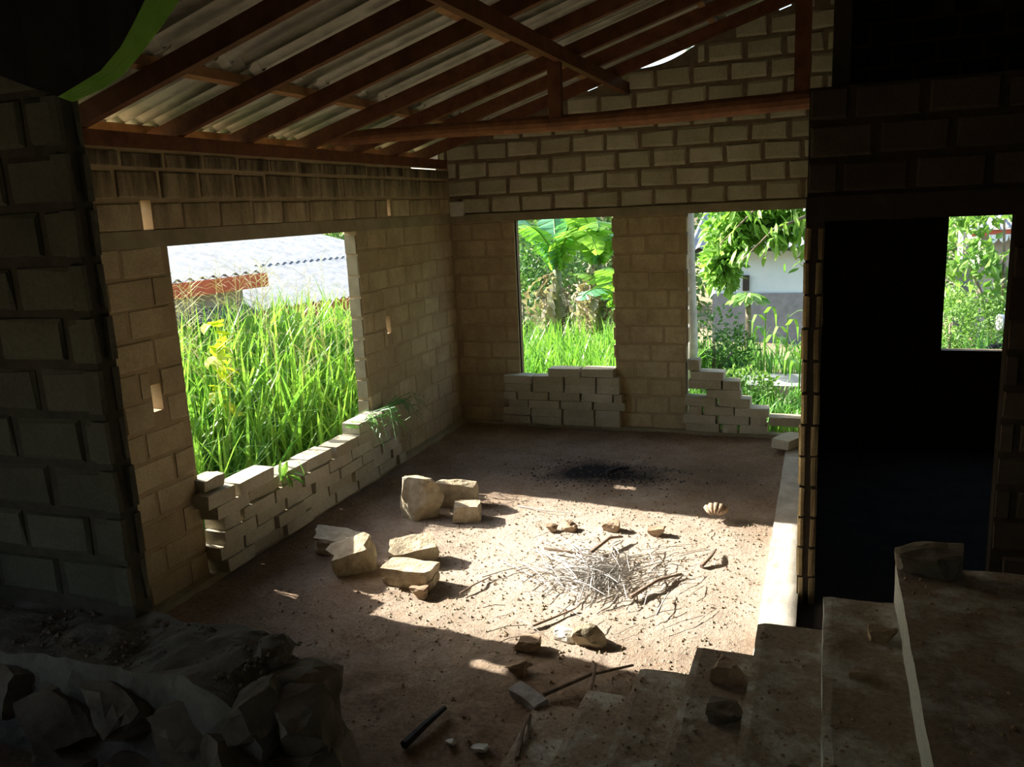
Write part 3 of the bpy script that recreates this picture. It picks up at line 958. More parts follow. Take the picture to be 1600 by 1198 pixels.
def course(a, b, first, rng, gap=0.012):
    out, u = [], a
    n = 0
    while u < b - 0.06:
        L = first if n == 0 else LL
        e = min(u + L, b)
        out.append((u, e - gap))
        u = e
        n += 1
    return out
rk = random.Random(17)
lc = []
lefts = [(-4.17, -1.62, .30), (-4.20, -1.66, .24), (-4.16, -1.75, .35), (-4.13, -1.80, .18), (-4.20, -1.84, .35)]
for (a, b, f) in lefts:
    lc.append(course(a, b, f, rk, 0.016))
lc.append([(-4.26, -3.99), (-3.96, -3.42), (-2.42, -2.09), (-2.07, -1.80)])
lc[5][1] = (-3.97, -3.60)
lc.insert(5, []) if False else None
stack(lc, 'y', 0.045, 0.055, 'wide left window', 'blocks stacked in the left window', rk, 0.093)
fc = [course(0.53, 1.84, .33, rk), course(0.53, 1.84, .33, rk), course(0.60, 1.90, .24, rk), course(0.55, 1.86, .16, rk), course(0.57, 1.84, .31, rk), course(0.56, 1.84, .33, rk), [(1.07, 1.41), (1.425, 1.765)]]
stack(fc, 'x', -0.03, 0.05, 'stack under left far opening', 'blocks stacked in the left far opening', rk, 0.0875)
f2 = [[(2.50, 2.83), (2.86, 3.0), (3.02, 3.29)], [(2.47, 2.80), (2.82, 3.12), (3.13, 3.27), (3.30, 3.645)], [(2.53, 2.66), (2.68, 2.97), (2.98, 3.30)], [(2.49, 2.80), (2.82, 3.13)], [(2.70, 3.04)], [(2.53, 2.85), (2.86, 3.02)], [(2.55, 2.87)]]
stack(f2, 'x', -0.03, 0.05, 'stepped stack in right far opening', 'blocks stacked in the right far opening', rk, 0.0875)
b1 = obj('concrete_block', slab_rock('concrete_block', .14, .14, .11, 71, M['block_loose']))
b1.location = (2.58, -0.02, 0.72)
tag(b1, 'broken grey block end on top of the stepped stack in the right far opening', 'block')
b2 = obj('concrete_block', rk.choice(loose))
b2.location = (3.50, -0.42, 0.09)
b2.rotation_euler = (0.02, 0.03, 1.15)
tag(b2, 'grey block lying across the end of the pale plinth strip', 'block')
b3 = obj('concrete_block', slab_rock('concrete_block', .2, .15, .08, 75, M['block_loose']))
b3.location = (0.05, -4.05, 0.095 + 0.093 * 6)
b3.location = (0.0, -4.12, 0.66)
b3.rotation_euler = (0, 0, 1.5)
tag(b3, 'dark broken block on the left end of the left window stack', 'block')

# ------------------------------------------------------------------ stones and litter on the dirt floor
def thing_rock(name, label, cat, me, x, y, z, rot=(0, 0, 0)):
    o = obj(name, me, None, (x, y, z), rot)
    return tag(o, label, cat)
thing_rock('stone', 'large pale yellowish stone standing near the left window stack', 'stone', rock_mesh('stone', .36, .26, .37, 15, M['stone'], .12, 6, 10), .90, -2.80, .14, (0, .1, .3))
thing_rock('stone', 'pale flat-sided stone behind the large standing stone', 'stone', rock_mesh('stone', .36, .2, .27, 24, M['stone'], .10, 6, 6), 1.03, -2.50, .11, (.2, .12, .2))
thing_rock('concrete_block', 'small pale broken block right of the two large stones', 'block', slab_rock('concrete_block', .23, .16, .13, 31, M['stone'], .10), 1.25, -2.77, .065, (0, .03, .35))
thing_rock('stone', 'flat grey slab half in shade by the left window stack', 'stone', rock_mesh('stone', .42, .26, .14, 43, M['stone'], .16, 6, 5), .60, -3.52, .06, (.05, .1, .2))
thing_rock('concrete_block', 'tilted broken block left of the two lit blocks', 'block', slab_rock('concrete_block', .31, .20, .19, 52, M['stone'], .14), .86, -3.80, .09, (.25, -.25, .5))
thing_rock('concrete_block', 'pale block leaning on the grooved block below it', 'block', slab_rock('concrete_block', .36, .17, .12, 63, M['stone'], .10), 1.20, -3.58, .085, (.35, -.12, .45))
g = thing_rock('concrete_block', 'pale lit block with a groove along its side', 'block', slab_rock('concrete_block', .36, .19, .065, 64, M['stone'], .06), 1.34, -3.90, .098, (0, 0, -.02))
lo = obj('lower_half', slab_rock('lower_half', .35, .175, .06, 65, M['stone'], .06), g, (0.006, 0.016, -.064))
thing_rock('clod', 'orange-brown clod in front of the grooved block', 'clod', rock_mesh('clod', .11, .09, .07, 71, M['clod'], .2), 1.47, -4.03, .03)
thing_rock('coconut_husk', 'dark hollow husk shell in the middle of the sunlit floor', 'husk', rock_mesh('coconut_husk', .12, .10, .09, 72, M['husk'], .2), 2.37, -2.72, .04)
thing_rock('clod', 'brown crumbly clod left of the dark hollow husk', 'clod', rock_mesh('clod', .10, .08, .06, 73, M['clod'], .25), 2.07, -2.78, .03)
thing_rock('clod', 'small dark lump beside the brown crumbly clod', 'clod', rock_mesh('clod', .08, .07, .05, 79, M['clod'], .25), 1.95, -2.83, .02)
thing_rock('clod', 'reddish clod right of the dark hollow husk', 'clod', rock_mesh('clod', .12, .08, .07, 74, M['clod'], .25), 2.70, -2.73, .035)
hk = empty('coconut_husk', (3.07, -2.36, 0.055))
tag(hk, 'striped fibrous coconut husk at the right edge of the sunlight', 'husk')
for k in range(5):
    a = -0.9 + k * 0.45
    pts = [(0.085 * math.sin(a) * math.cos(t), -0.06 + 0.13 * (t + 1.2) / 2.4, 0.065 * math.cos(a) * math.cos(t)) for t in (-1.2, -.6, 0, .6, 1.2)]
    obj('husk_segment', (lambda mb: mesh('husk_segment', mb.v, mb.f, M['husk'], True))(MB().tube(pts, [.008, .02, .026, .02, .008], 6)), hk)
thing_rock('stone', 'pale chipped stone in the near part of the sunlight', 'stone', rock_mesh('stone', .18, .13, .11, 75, M['stone'], .2, 4, 7), 2.63, -4.30, .04, (.2, 0, .3))
thing_rock('stone', 'small white stone left of the pale chipped stone', 'stone', rock_mesh('stone', .12, .11, .07, 76, M['patch_white'], .2, 4, 6), 2.49, -4.29, .025)
thing_rock('clod', 'brown clod at the near edge of the sunlight', 'clod', rock_mesh('clod', .14, .10, .08, 77, M['clod'], .25), 2.33, -4.46, .03)
thing_rock('clod', 'brown clod beside the long sun fleck on the shaded floor', 'clod', rock_mesh('clod', .10, .09, .06, 78, M['clod'], .25), 2.35, -4.68, .03)
thing_rock('stone', 'brown rock lying on the far corner of the landing', 'stone', rock_mesh('stone', .23, .14, .13, 81, M['rubble'], .2, 5, 6), 4.17, -5.0, .945)
thing_rock('clod', 'dark clod on the third step below the landing', 'clod', rock_mesh('clod', .13, .10, .09, 82, M['clod'], .25), 3.46, -5.20, .49)
thing_rock('stone', 'greyish lump on the third step nearer than the dark clod', 'stone', rock_mesh('stone', .12, .10, .07, 83, M['rubble'], .25), 3.47, -5.46, .475)
thing_rock('clod', 'small dark clod on the top step beside the landing riser', 'clod', rock_mesh('clod', .09, .07, .05, 84, M['clod'], .25), 4.0, -5.27, .77)
thing_rock('stone', 'small dark pebble in the middle of the top step', 'stone', rock_mesh('stone', .06, .05, .03, 85, M['clod'], .25), 3.91, -5.55, .765)
thing_rock('stone', 'pale lump on the near part of the second step', 'stone', rock_mesh('stone', .09, .08, .05, 86, M['rubble'], .25), 3.72, -5.95, .615)

def stick(label, pts, r, mat='twig', name='stick', cat='stick'):
    pts = [Vector(p) for p in pts]
    mb = MB().tube(pts, [r * (1 - .5 * i / (len(pts) - 1)) for i in range(len(pts))], 6, .12, rs)
    o = mb.build(name, M[mat])
    return tag(o, label, cat)
stick('long dark stick across the straw pile toward the right', [(2.74, -3.78, .03), (2.86, -3.55, .05), (2.98, -3.38, .03)], .014)
stick('dark stick lying at the left of the straw pile', [(2.02, -3.22, .03), (2.2, -3.24, .035), (2.36, -3.24, .02)], .011)
stick('forked dark stick above the straw pile', [(2.34, -3.22, .03), (2.43, -3.02, .07), (2.5, -2.93, .05)], .016)
stick('short twisted stick on the sunlit floor to the right', [(3.08, -3.22, .02), (3.13, -3.1, .05), (3.14, -2.95, .03)], .014)
stick('thin dark stick below the straw pile', [(2.28, -4.25, .02), (2.37, -4.12, .02), (2.46, -3.98, .02)], .009)
stick('thin twig in front of the lit blocks', [(1.72, -3.98, .02), (1.77, -3.85, .03), (1.82, -3.7, .02)], .007)
stick('long thin stick in shade beside the lowest steps', [(2.56, -4.88, .03), (2.74, -4.68, .05), (2.92, -4.52, .04)], .012)
stick('short stick crossing the long thin stick', [(2.77, -4.82, .03), (2.76, -4.7, .055), (2.74, -4.58, .05)], .013)
stick('curved dark twig at the foot of the steps', [(2.6, -5.36, .03), (2.57, -5.2, .06), (2.55, -5.05, .03)], .012)
stick('charred stick on the shaded floor near the rubble end', [(2.09, -5.42, .03), (2.12, -5.28, .04), (2.15, -5.12, .035)], .022, 'char')
stick('charred wood piece on the burnt patch', [(2.03, -1.52, .03), (2.13, -1.43, .05), (2.2, -1.38, .04)], .02, 'char')
stick('thin straight straw on the sunlit floor behind the dark clods', [(1.55, -2.45, .02), (1.8, -2.5, .02), (2.05, -2.5, .02)], .006, 'straw', 'straw', 'straw')
bk = obj('bark_piece', slab_rock('bark_piece', .26, .08, .05, 91, M['bark_grey'], .2))
bk.location = (2.5, -4.93, .035)
bk.rotation_euler = (.1, .05, -.5)
tag(bk, 'grey weathered bark piece at the foot of the steps', 'bark')
for (x, y, lab, s) in ((2.27, -5.33, 'small whitish scrap on the shaded floor near the charred stick', .05), (2.41, -5.33, 'whitish crumpled scrap beside the curved dark twig', .07)):
    o = obj('plastic_scrap', rock_mesh('plastic_scrap', s, s * .8, s * .4, int(s * 999), M['patch_white'], .3, 3, 5))
    o.location = (x, y, .02)
    tag(o, lab, 'scrap')

# straw pile, soil crumbs, burnt crumbs (uncountable)
sp = MB()
r4 = random.Random(44)
for i in range(420):
    a = r4.uniform(0, 6.283)
    rr = abs(r4.gauss(0, .26))
    x, y = 2.45 + rr * math.cos(a) * 1.15, -3.48 + rr * math.sin(a) * 1.2
    L, d = r4.uniform(.08, .34), (r4.gauss(-.5, .35) if x < 2.42 and r4.random() < .7 else r4.gauss(1.0, .5))
    h = r4.uniform(.01, .05)
    dx, dy = math.cos(d) * L / 2, math.sin(d) * L / 2
    sp.tube([(x - dx, y - dy, h), (x + r4.uniform(-.006, .006), y + r4.uniform(-.006, .006), h + .006), (x + dx, y + dy, h * .7)], r4.uniform(.0015, .0036), 4)
tag(sp.build('straw_pile', M['straw']), 'pile of pale dry straw and twigs on the sunlit floor', 'straw', kind='stuff')
def crumbs(name, label, count, fn, mat, smin, smax, seed):
    r = random.Random(seed)
    mb = MB()
    for _ in range(count):
        x, y, z0 = fn(r)
        s = smin + (smax - smin) * r.random() ** 3
        q = [Vector((r.uniform(.6, 1) * a, r.uniform(.6, 1) * b, r.uniform(.4, .8) * c)) * s for a, b, c in ((1, 0, 0), (0, 1, 0), (-1, 0, 0), (0, -1, 0), (0, 0, 1), (0, 0, -1))]
        an = r.uniform(0, 3.14)
        ca, sa = math.cos(an), math.sin(an)
        q = [(x + p.x * ca - p.y * sa, y + p.x * sa + p.y * ca, z0 + p.z + s * .25) for p in q]
        mb.add(q, [(0, 1, 4), (1, 2, 4), (2, 3, 4), (3, 0, 4), (1, 0, 5), (2, 1, 5), (3, 2, 5), (0, 3, 5)])
    return tag(mb.build(name, M[mat]), label, kind='stuff')
def on_floor(x0, x1, y0, y1):
    def fn(r):
        x, y = r.uniform(x0, x1), r.uniform(y0, y1)
        return x, y, floor_h(x, y)
    return fn
crumbs('soil_crumbs', 'loose crumbs of soil over the dirt floor', 3600, on_floor(.15, 3.45, -5.6, -.2), 'clod', .003, .016, 1)
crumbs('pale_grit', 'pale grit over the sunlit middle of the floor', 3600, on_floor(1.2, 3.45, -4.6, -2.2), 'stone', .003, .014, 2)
def burnt(r):
    x, y = 2.0 + r.gauss(0, .38), -1.48 + r.gauss(0, .2)
    return x, y, floor_h(x, y)
crumbs('charcoal_crumbs', 'black charcoal crumbs on the burnt patch', 1300, burnt, 'char', .004, .016, 3)
def on_steps(r):
    i = r.randint(0, 5)
    return 3.80 - .25 * i + r.uniform(.01, .24), r.uniform(-6.6, -5.0), [0.75, 0.60, 0.45, 0.30, 0.15, 0.035][i]
crumbs('step_debris', 'soil crumbs lying on the stairs', 1800, on_steps, 'clod', .002, .012, 4)
crumbs('landing_debris', 'soil crumbs lying on the landing', 500, lambda r: (r.uniform(4.08, 5.2), r.uniform(-6.4, -4.98), .90), 'clod', .003, .014, 6)
crumbs('foundation_debris', 'soil crumbs on top of the rubble foundation', 500, lambda r: (r.uniform(1.0, 2.1), r.uniform(-6.36, -6.06), .87), 'rubble', .004, .02, 5)

# ------------------------------------------------------------------ grass (uncountable)
def grass(name, label, n, pos_fn, h_fn, mat, w=0.012, seed=1, lean=0.35, xmax=99, ymin=-99):
    r = random.Random(seed)
    mb = MB()
    V, F = mb.v, mb.f
    for _ in range(n):
        x, y = pos_fn(r)
        h = h_fn(x, y, r)
        z0 = ground_h(x, y) - .02
        a = r.uniform(0, 6.283)
        ln = abs(r.gauss(0, lean)) * h
        droop = r.uniform(.0, .35) * h if r.random() < .5 else 0
        dx, dy = math.cos(a), math.sin(a)
        if x + dx * ln > xmax: dx = -abs(dx)
        if y + dy * ln < ymin: dy = abs(dy)
        b = a + 1.57 + r.uniform(-.6, .6)
        ww = w * r.uniform(.6, 1.4)
        px, py = math.cos(b) * ww, math.sin(b) * ww
        k = len(V)
        for t in (0, .3, .6, .82):
            zz = z0 + h * t - droop * max(0, t - .5) ** 2 * 2
            cx, cy = x + dx * ln * t * t, y + dy * ln * t * t
            tw = 1 - .55 * t
            V.append((cx - px * tw, cy - py * tw, zz))
            V.append((cx + px * tw, cy + py * tw, zz))
        V.append((x + dx * ln, y + dy * ln, z0 + h - droop))
        for s in range(3):
            F.append((k + 2 * s, k + 2 * s + 1, k + 2 * s + 3, k + 2 * s + 2))
        F.append((k + 6, k + 7, k + 8))
    return tag(mb.build(name, M[mat]), label, 'grass', kind='stuff')
def left_h(x, y, r):
    lim = (0.98 - x) * 0.585 - ground_h(x, y)       # stays under the light that reaches the floor
    return max(.3, min(1.75, lim * (.35 + .6 * r.random() ** .7)))
grass('tall_grass', 'tall bright green grass outside the wide left window', 4600, lambda r: (-.5 - 2.9 * r.random() ** .8, r.uniform(-4.6, 1.2)), left_h, 'grass', .019, 1, xmax=-.2)
grass('deep_grass', 'darker green grass low outside the wide left window', 1800, lambda r: (-.6 - 1.4 * r.random(), r.uniform(-4.4, -0.6)), lambda x, y, r: left_h(x, y, r) * .75, 'grass_deep', .016, 2, .6, xmax=-.2)
grass('meadow_grass', 'bright green grass outside the left far opening', 4200, lambda r: (r.uniform(-2.2, 2.2), .6 + 3.2 * r.random()), lambda x, y, r: r.uniform(.45, .95), 'grass', .013, 3, .4, ymin=.2)
grass('yard_grass', 'green weeds and grass outside the right far opening', 1300, lambda r: (r.uniform(2.2, 3.9), .55 + 1.3 * r.random() ** 1.4), lambda x, y, r: r.uniform(.15, .5) * (1 if x < 2.9 else .75), 'grass_deep', .012, 4, .5, ymin=.2)
grass('yard_weeds', 'grass growing beyond the concrete path outside', 1000, lambda r: (r.uniform(1.6, 5.5), r.uniform(3.1, 6.0)), lambda x, y, r: r.uniform(.2, .55), 'grass_deep', .013, 5, .5)
grass('garden_weeds', 'weeds outside the small bedroom window', 1600, lambda r: (r.uniform(4.4, 7.4), r.uniform(.6, 4.5)), lambda x, y, r: r.uniform(.3, .85), 'grass_deep', .014, 6, .5, ymin=.2)
# seed heads over the tall grass
sh = MB()
r5 = random.Random(9)
for i in range(70):
    x = -.9 - 2.2 * r5.random()
    y = r5.uniform(-3.6, .9)
    zb = ground_h(x, y)
    top = zb + min(2.0, ((.98 - x) * .585 - zb) * r5.uniform(.95, 1.22))
    lx, ly = r5.uniform(-.2, .2), r5.uniform(-.2, .2)
    sh.tube([(x, y, zb), (x + lx * .4, y + ly * .4, (zb + top) / 2), (x + lx, y + ly, top)], [.004, .0035, .002], 4)
    for k in range(r5.randint(9, 14)):
        t = 1 - k * .022
        a = r5.uniform(0, 6.28)
        L = r5.uniform(.12, .28)
        bx, by, bz = x + lx * t, y + ly * t, zb + (top - zb) * t
        sh.tube([(bx, by, bz), (bx + math.cos(a) * L * .6, by + math.sin(a) * L * .6, bz + L * .45), (bx + math.cos(a) * L, by + math.sin(a) * L, bz + L * .35)], [.0022, .0018, .001], 3)
tag(sh.build('seed_heads', M['seed']), 'feathery pale seed heads above the tall grass', 'grass', kind='stuff')

# ------------------------------------------------------------------ leaves and plants
def heart_leaf(mat):
    vs = [(0, 0, 0), (.4, -.12, .06), (.52, .2, .1), (.3, .62, .06), (0, 1, -.08), (-.3, .62, .06), (-.52, .2, .1), (-.4, -.12, .06), (0, .45, 0)]
    fs = [(0, 1, 8), (1, 2, 8), (2, 3, 8), (3, 4, 8), (4, 5, 8), (5, 6, 8), (6, 7, 8), (7, 0, 8)]
    return mesh('leaf', vs, fs, mat)
def lance_leaf(mat, wid=.15):
    vs, fs = [], []
    for t, w in ((0, .1), (.25, .8), (.5, 1), (.75, .7)):
        z = -.18 * t * t
        vs += [(-w * wid, t, z + .03), (0, t, z), (w * wid, t, z + .03)]
    vs.append((0, 1, -.22))
    for s in range(3):
        k = s * 3
        fs += [(k, k + 1, k + 4, k + 3), (k + 1, k + 2, k + 5, k + 4)]
    fs += [(9, 10, 12), (10, 11, 12)]
    return mesh('leaf', vs, fs, mat)
HEART, LANCE, OVAL = heart_leaf(M['vine']), lance_leaf(M['mango']), lance_leaf(M['bush_light'], .26)
def put_leaf(me, parent, p, d, size, rng, roll=None):
    """leaf whose tip points along d"""
    d = Vector(d).normalized()
    q = d.to_track_quat('Y', 'Z') @ Quaternion((0, 1, 0), rng.uniform(-.9, .9) if roll is None else roll)
    o = obj('leaf', me, parent, Vector(p) - parent.location, q.to_euler(), (size, size, size))
    return o
# yellow-green vine climbing the grass at the left jamb
vn = empty('climbing_vine', (-1.2, -2.62, -.1))
tag(vn, 'yellow-green vine with heart leaves climbing in the grass at the left jamb', 'vine')
r6 = random.Random(12)
path = [Vector((-1.2 + .06 * math.sin(i * 1.3), -2.66 + .011 * i + .05 * math.cos(i * 1.1), .0 + i * .062)) for i in range(24)]
o = MB().tube([p - vn.location for p in path], .005, 5).build('stem', M['vine'], vn)
for i in range(1, 24):
    for k in range(3):
        p = path[i] + Vector((r6.uniform(-.06, .06), r6.uniform(-.08, .08), r6.uniform(-.03, .03)))
        put_leaf(HEART, vn, p, (r6.uniform(.1, 1), r6.uniform(-1, .6), r6.uniform(-.9, .2)), r6.uniform(.08, .15), r6)
# weed hanging over the left window stack, and a small creeper
wd = empty('hanging_weed', (0.1, -1.9, .62))
tag(wd, 'spidery green weed hanging over the far end of the left window stack', 'weed')
mb = MB()
for i in range(26):
    a = r6.uniform(-.9, .9)
    L = r6.uniform(.12, .34)
    bx, by, bz = r6.uniform(-.05, .06), r6.uniform(-.5, .25), r6.uniform(-.02, .05)
    mb.tube([(bx, by, bz), (bx + L * .5, by + a * L * .4, bz + .05), (bx + L * .9, by + a * L, bz - .5 * L)], [.004, .003, .0015], 4)
    for k in range(4):
        t = .4 + .15 * k
        p = (bx + L * .9 * t, by + a * L * t, bz + .05 - .4 * L * t * t)
        mb.tube([p, (p[0] + r6.uniform(-.02, .05), p[1] + r6.uniform(-.05, .05), p[2] + r6.uniform(-.03, .04))], [.004, .0012], 3)
mb.build('stems', M['grass_deep'], wd)
for i in range(14):
    put_leaf(LANCE, wd, Vector((r6.uniform(-.05, .14), -1.9 + r6.uniform(-.6, .15), .60 + r6.uniform(-.02, .04))), (r6.uniform(.2, 1), r6.uniform(-1, 1), r6.uniform(-.5, .2)), r6.uniform(.1, .2), r6)
for (y, z_, n_, lab) in ((-3.42, .56, 9, 'small green creeper hanging over the middle of the left window stack'), ):
    w2 = empty('creeper', (.13, y, z_))
    tag(w2, lab, 'weed')
    for i in range(n_):
        put_leaf(LANCE, w2, Vector((.13 + r6.uniform(-.04, .03), y + r6.uniform(-.1, .1), z_ + r6.uniform(-.12, .06))), (r6.uniform(0, .6), r6.uniform(-.8, .8), r6.uniform(-1, -.1)), r6.uniform(.09, .17), r6)

def leaf_cloud(center, radii, n, size, rng, shell=.5, up=.3):
    V, F = [], []
    for _ in range(n):
        d = Vector((rng.gauss(0, 1), rng.gauss(0, 1), rng.gauss(0, 1))).normalized()
        rr = (shell + (1 - shell) * rng.random())
        p = Vector((center[0] + d.x * radii[0] * rr, center[1] + d.y * radii[1] * rr, center[2] + d.z * radii[2] * rr))
        t = (d * .6 + Vector((rng.uniform(-1, 1), rng.uniform(-1, 1), rng.uniform(-1, 1) + up))).normalized()
        s = t.cross(Vector((rng.uniform(-1, 1), rng.uniform(-1, 1), rng.uniform(-1, 1)))).normalized()
        nn = t.cross(s) * .12
        L = size * rng.uniform(.6, 1.3)
        k = len(V)
        V += [tuple(p), tuple(p + t * L * .5 + s * L * .26 + nn * L), tuple(p + t * L), tuple(p + t * L * .5 - s * L * .26 + nn * L)]
        F += [(k, k + 1, k + 2), (k, k + 2, k + 3)]
    return V, F
def bush(name, label, cat, x, y, blobs, n, size, mat, seed, trunk_h=.5, group=None, tm='trunk'):
    r = random.Random(seed)
    g0 = ground_h(x, y)
    o = empty(name, (x, y, g0))
    tag(o, label, cat, group)
    V, F = [], []
    for (cx, cy, cz, rx, ry, rz) in blobs:
        v, f = leaf_cloud((cx, cy, cz), (rx, ry, rz), int(n / len(blobs)), size, r)
        k = len(V)
        V += v
        F += [tuple(i + k for i in t) for t in f]
    obj('foliage', mesh('foliage', V, F, M[mat]), o)['kind'] = 'stuff'
    mb = MB()
    for (cx, cy, cz, rx, ry, rz) in blobs:
        mb.tube([(0, 0, 0), (cx * .4, cy * .4, cz * .5), (cx, cy, cz)], [.045, .03, .012], 6)
    mb.build('trunk', M[tm], o, True)
    return o
# banana plants beyond the left far opening
def banana_leaf(L, W, droop, mat, seed, segs=18, tear=.4, start=1.25):
    r = random.Random(seed)
    V, F = [], []
    p = Vector((0, 0, 0))
    ang = start
    pts = []
    for i in range(segs + 1):
        pts.append((p.copy(), ang))
        ang -= droop / segs * (0.6 + 1.2 * i / segs)
        p = p + Vector((math.cos(ang), 0, math.sin(ang))) * (L / segs)
    for i in range(segs):
        t0, t1 = i / segs, (i + 1) / segs
        w0 = W * math.sin(math.pi * min(1, .06 + t0 * .94)) ** .55
        w1 = W * math.sin(math.pi * min(1, .06 + t1 * .94)) ** .55 if i < segs - 1 else W * .12
        for sgn in (-1, 1):
            tr = r.uniform(0, tear) * .09
            dr = r.uniform(.15, .45)
            a, b = pts[i][0], pts[i + 1][0]
            k = len(V)
            V += [tuple(a), tuple(b), (b.x - tr + .03, sgn * w1, b.z - w1 * dr), (a.x + tr + .03, sgn * w0, a.z - w0 * dr)]
            F.append((k, k + 1, k + 2, k + 3) if sgn > 0 else (k + 3, k + 2, k + 1, k))
    me = mesh('leaf', V, F, mat)
    rib = MB().tube([q[0] for q in pts], [.022 * (1 - .8 * i / segs) for i in range(segs + 1)], 5)
    return me, rib
def banana(x, y, h, label, leaves, dry, seed, group):
    r = random.Random(seed)
    g0 = ground_h(x, y)
    o = empty('banana_plant', (x, y, g0))
    tag(o, label, 'banana plant')
    MB().tube([(0, 0, 0), (.02, 0, h * .5), (.04, .02, h)], [.11, .09, .06], 10, .06, r).build('stem', M['banana_stem'], o, True)
    for i, (az, L, W, droop, mk) in enumerate(leaves):
        me, rib = banana_leaf(L, W, droop, M[mk], seed * 10 + i)
        lf = obj('leaf', me, o, (.04, .02, h - .05), (0, 0, math.radians(az)))
        obj('midrib', mesh('midrib', rib.v, rib.f, M['bush_light'], True), lf)
    for i in range(dry):
        me, rib = banana_leaf(r.uniform(.6, 1.15), r.uniform(.035, .075), 2.0, M['banana_dry'], seed * 10 + 50 + i, 9, 1.0, r.uniform(-.9, .1))
        obj('dry_leaf', me, o, (.03, 0, h - r.uniform(.0, .55)), (0, 0, r.uniform(0, 6.28)))['label'] = 'dry brown hanging leaf'
    return o
gb = 'banana plants'
banana(-0.20, 4.2, 1.62, 'banana plant with dry skirt at the left of the left far opening', [(-45, 1.7, .30, 2.1, 'banana'), (5, 1.5, .28, 1.7, 'banana'), (110, 1.6, .28, 1.1, 'banana_blue'), (185, 1.6, .28, 1.0, 'banana_blue'), (250, 1.5, .26, 1.5, 'banana'), (320, 1.5, .28, .9, 'banana_blue')], 16, 1, gb)
banana(0.52, 4.0, 1.70, 'banana plant with bright leaves at the right of the left far opening', [(-100, 1.3, .30, .9, 'banana'), (-35, 1.5, .28, 2.6, 'banana_blue'), (30, 1.5, .28, 1.6, 'banana'), (140, 1.6, .30, 1.0, 'banana'), (205, 1.4, .28, .8, 'banana'), (285, 1.4, .28, 1.6, 'banana')], 22, 2, gb)
banana(1.05, 3.7, .85, 'young low banana plant beside the right jamb of the left far opening', [(-95, 1.5, .32, 1.2, 'banana'), (-30, 1.3, .28, 1.5, 'banana'), (80, 1.3, .26, 1.2, 'banana'), (165, 1.3, .28, 1.3, 'banana'), (235, 1.2, .28, 1.7, 'banana_blue')], 7, 3, gb)
# trunk at the left of the right far opening
pt = empty('pale_tree', (2.36, 1.2, -.1))
tag(pt, 'pale straight bare trunk of a tree at the left edge of the right far opening', 'tree')
MB().tube([(0, 0, -.1), (.005, .02, .9), (-.03, .1, 1.7), (-.06, .16, 2.7), (-.08, .2, 4.3)], [.085, .072, .065, .062, .055], 12, .04, r6).build('trunk', M['trunk_pale'], pt, True)
for k in range(9):
    put_leaf(LANCE, pt, (2.28 + r6.uniform(-.1, .1), 1.4 + r6.uniform(-.1, .1), 4.2), (math.cos(k * .7), math.sin(k * .7), .1), 1.0, r6)
# leafy tree whose branches hang into the right far opening
mt_ = empty('leafy_tree', (4.3, 2.6, ground_h(4.3, 2.6)))
tag(mt_, 'tree with drooping light green leaves across the top of the right far opening', 'tree')
def loc_(p): return tuple(Vector(p) - mt_.location)
MB().tube([loc_((4.3, 2.6, -.2)), loc_((4.25, 2.55, 1.2)), loc_((4.05, 2.4, 2.3)), loc_((3.8, 2.2, 3.2))], [.09, .08, .065, .04], 8).build('trunk', M['trunk'], mt_, True)
r7 = random.Random(31)
tips = []
for (a, b, c, d) in (((4.05, 2.4, 2.3), (3.5, 2.2, 2.45), (3.0, 2.0, 2.2), (2.55, 1.9, 1.75)), ((4.1, 2.42, 2.2), (3.6, 2.1, 2.1), (3.2, 1.9, 1.95), (2.85, 1.8, 1.6)), ((4.0, 2.4, 2.5), (3.5, 2.3, 2.6), (3.1, 2.2, 2.5), (2.7, 2.1, 2.25)),
                   ((4.15, 2.5, 1.9), (3.9, 2.3, 1.85), (3.7, 2.1, 1.75), (3.45, 2.0, 1.6)), ((4.2, 2.5, 1.6), (3.95, 2.3, 1.5), (3.8, 2.2, 1.35), (3.62, 2.1, 1.15))):
    MB().tube([loc_(a), loc_(b), loc_(c), loc_(d)], [.03, .022, .014, .006], 6).build('branch', M['trunk'], mt_, True)
    pts = [Vector(q) for q in (a, b, c, d)]
    for k in range(58):
        t = (k / 57) * 3 * .92 + .2
        i = min(2, int(t))
        p = pts[i].lerp(pts[i + 1], min(1, t - i))
        tips.append(p + Vector((r7.uniform(-.16, .16), r7.uniform(-.2, .2), r7.uniform(-.14, .12))))
for p in tips:
    put_leaf(LANCE, mt_, p, (r7.uniform(-.8, .6), r7.uniform(-.9, .5), r7.uniform(-1.3, -.1)), r7.uniform(.12, .21), r7)
V, F = [], []
for (c, rad) in (((3.2, 2.5, 2.35), (.85, .3, .38)), ((2.75, 2.3, 2.0), (.4, .25, .4)), ((3.2, 2.4, 2.0), (.45, .2, .25)), ((2.6, 2.2, 1.55), (.22, .2, .32)), ((4.1, 2.6, 2.9), (.8, .6, .5))):
    v, f = leaf_cloud(tuple(Vector(c) - mt_.location), rad, 620, .15, r7, .1, -.6)
    n0 = len(V)
    V += v
    F += [tuple(i + n0 for i in t) for t in f]
obj('inner_foliage', mesh('inner_foliage', V, F, M['mango']), mt_)['kind'] = 'stuff'
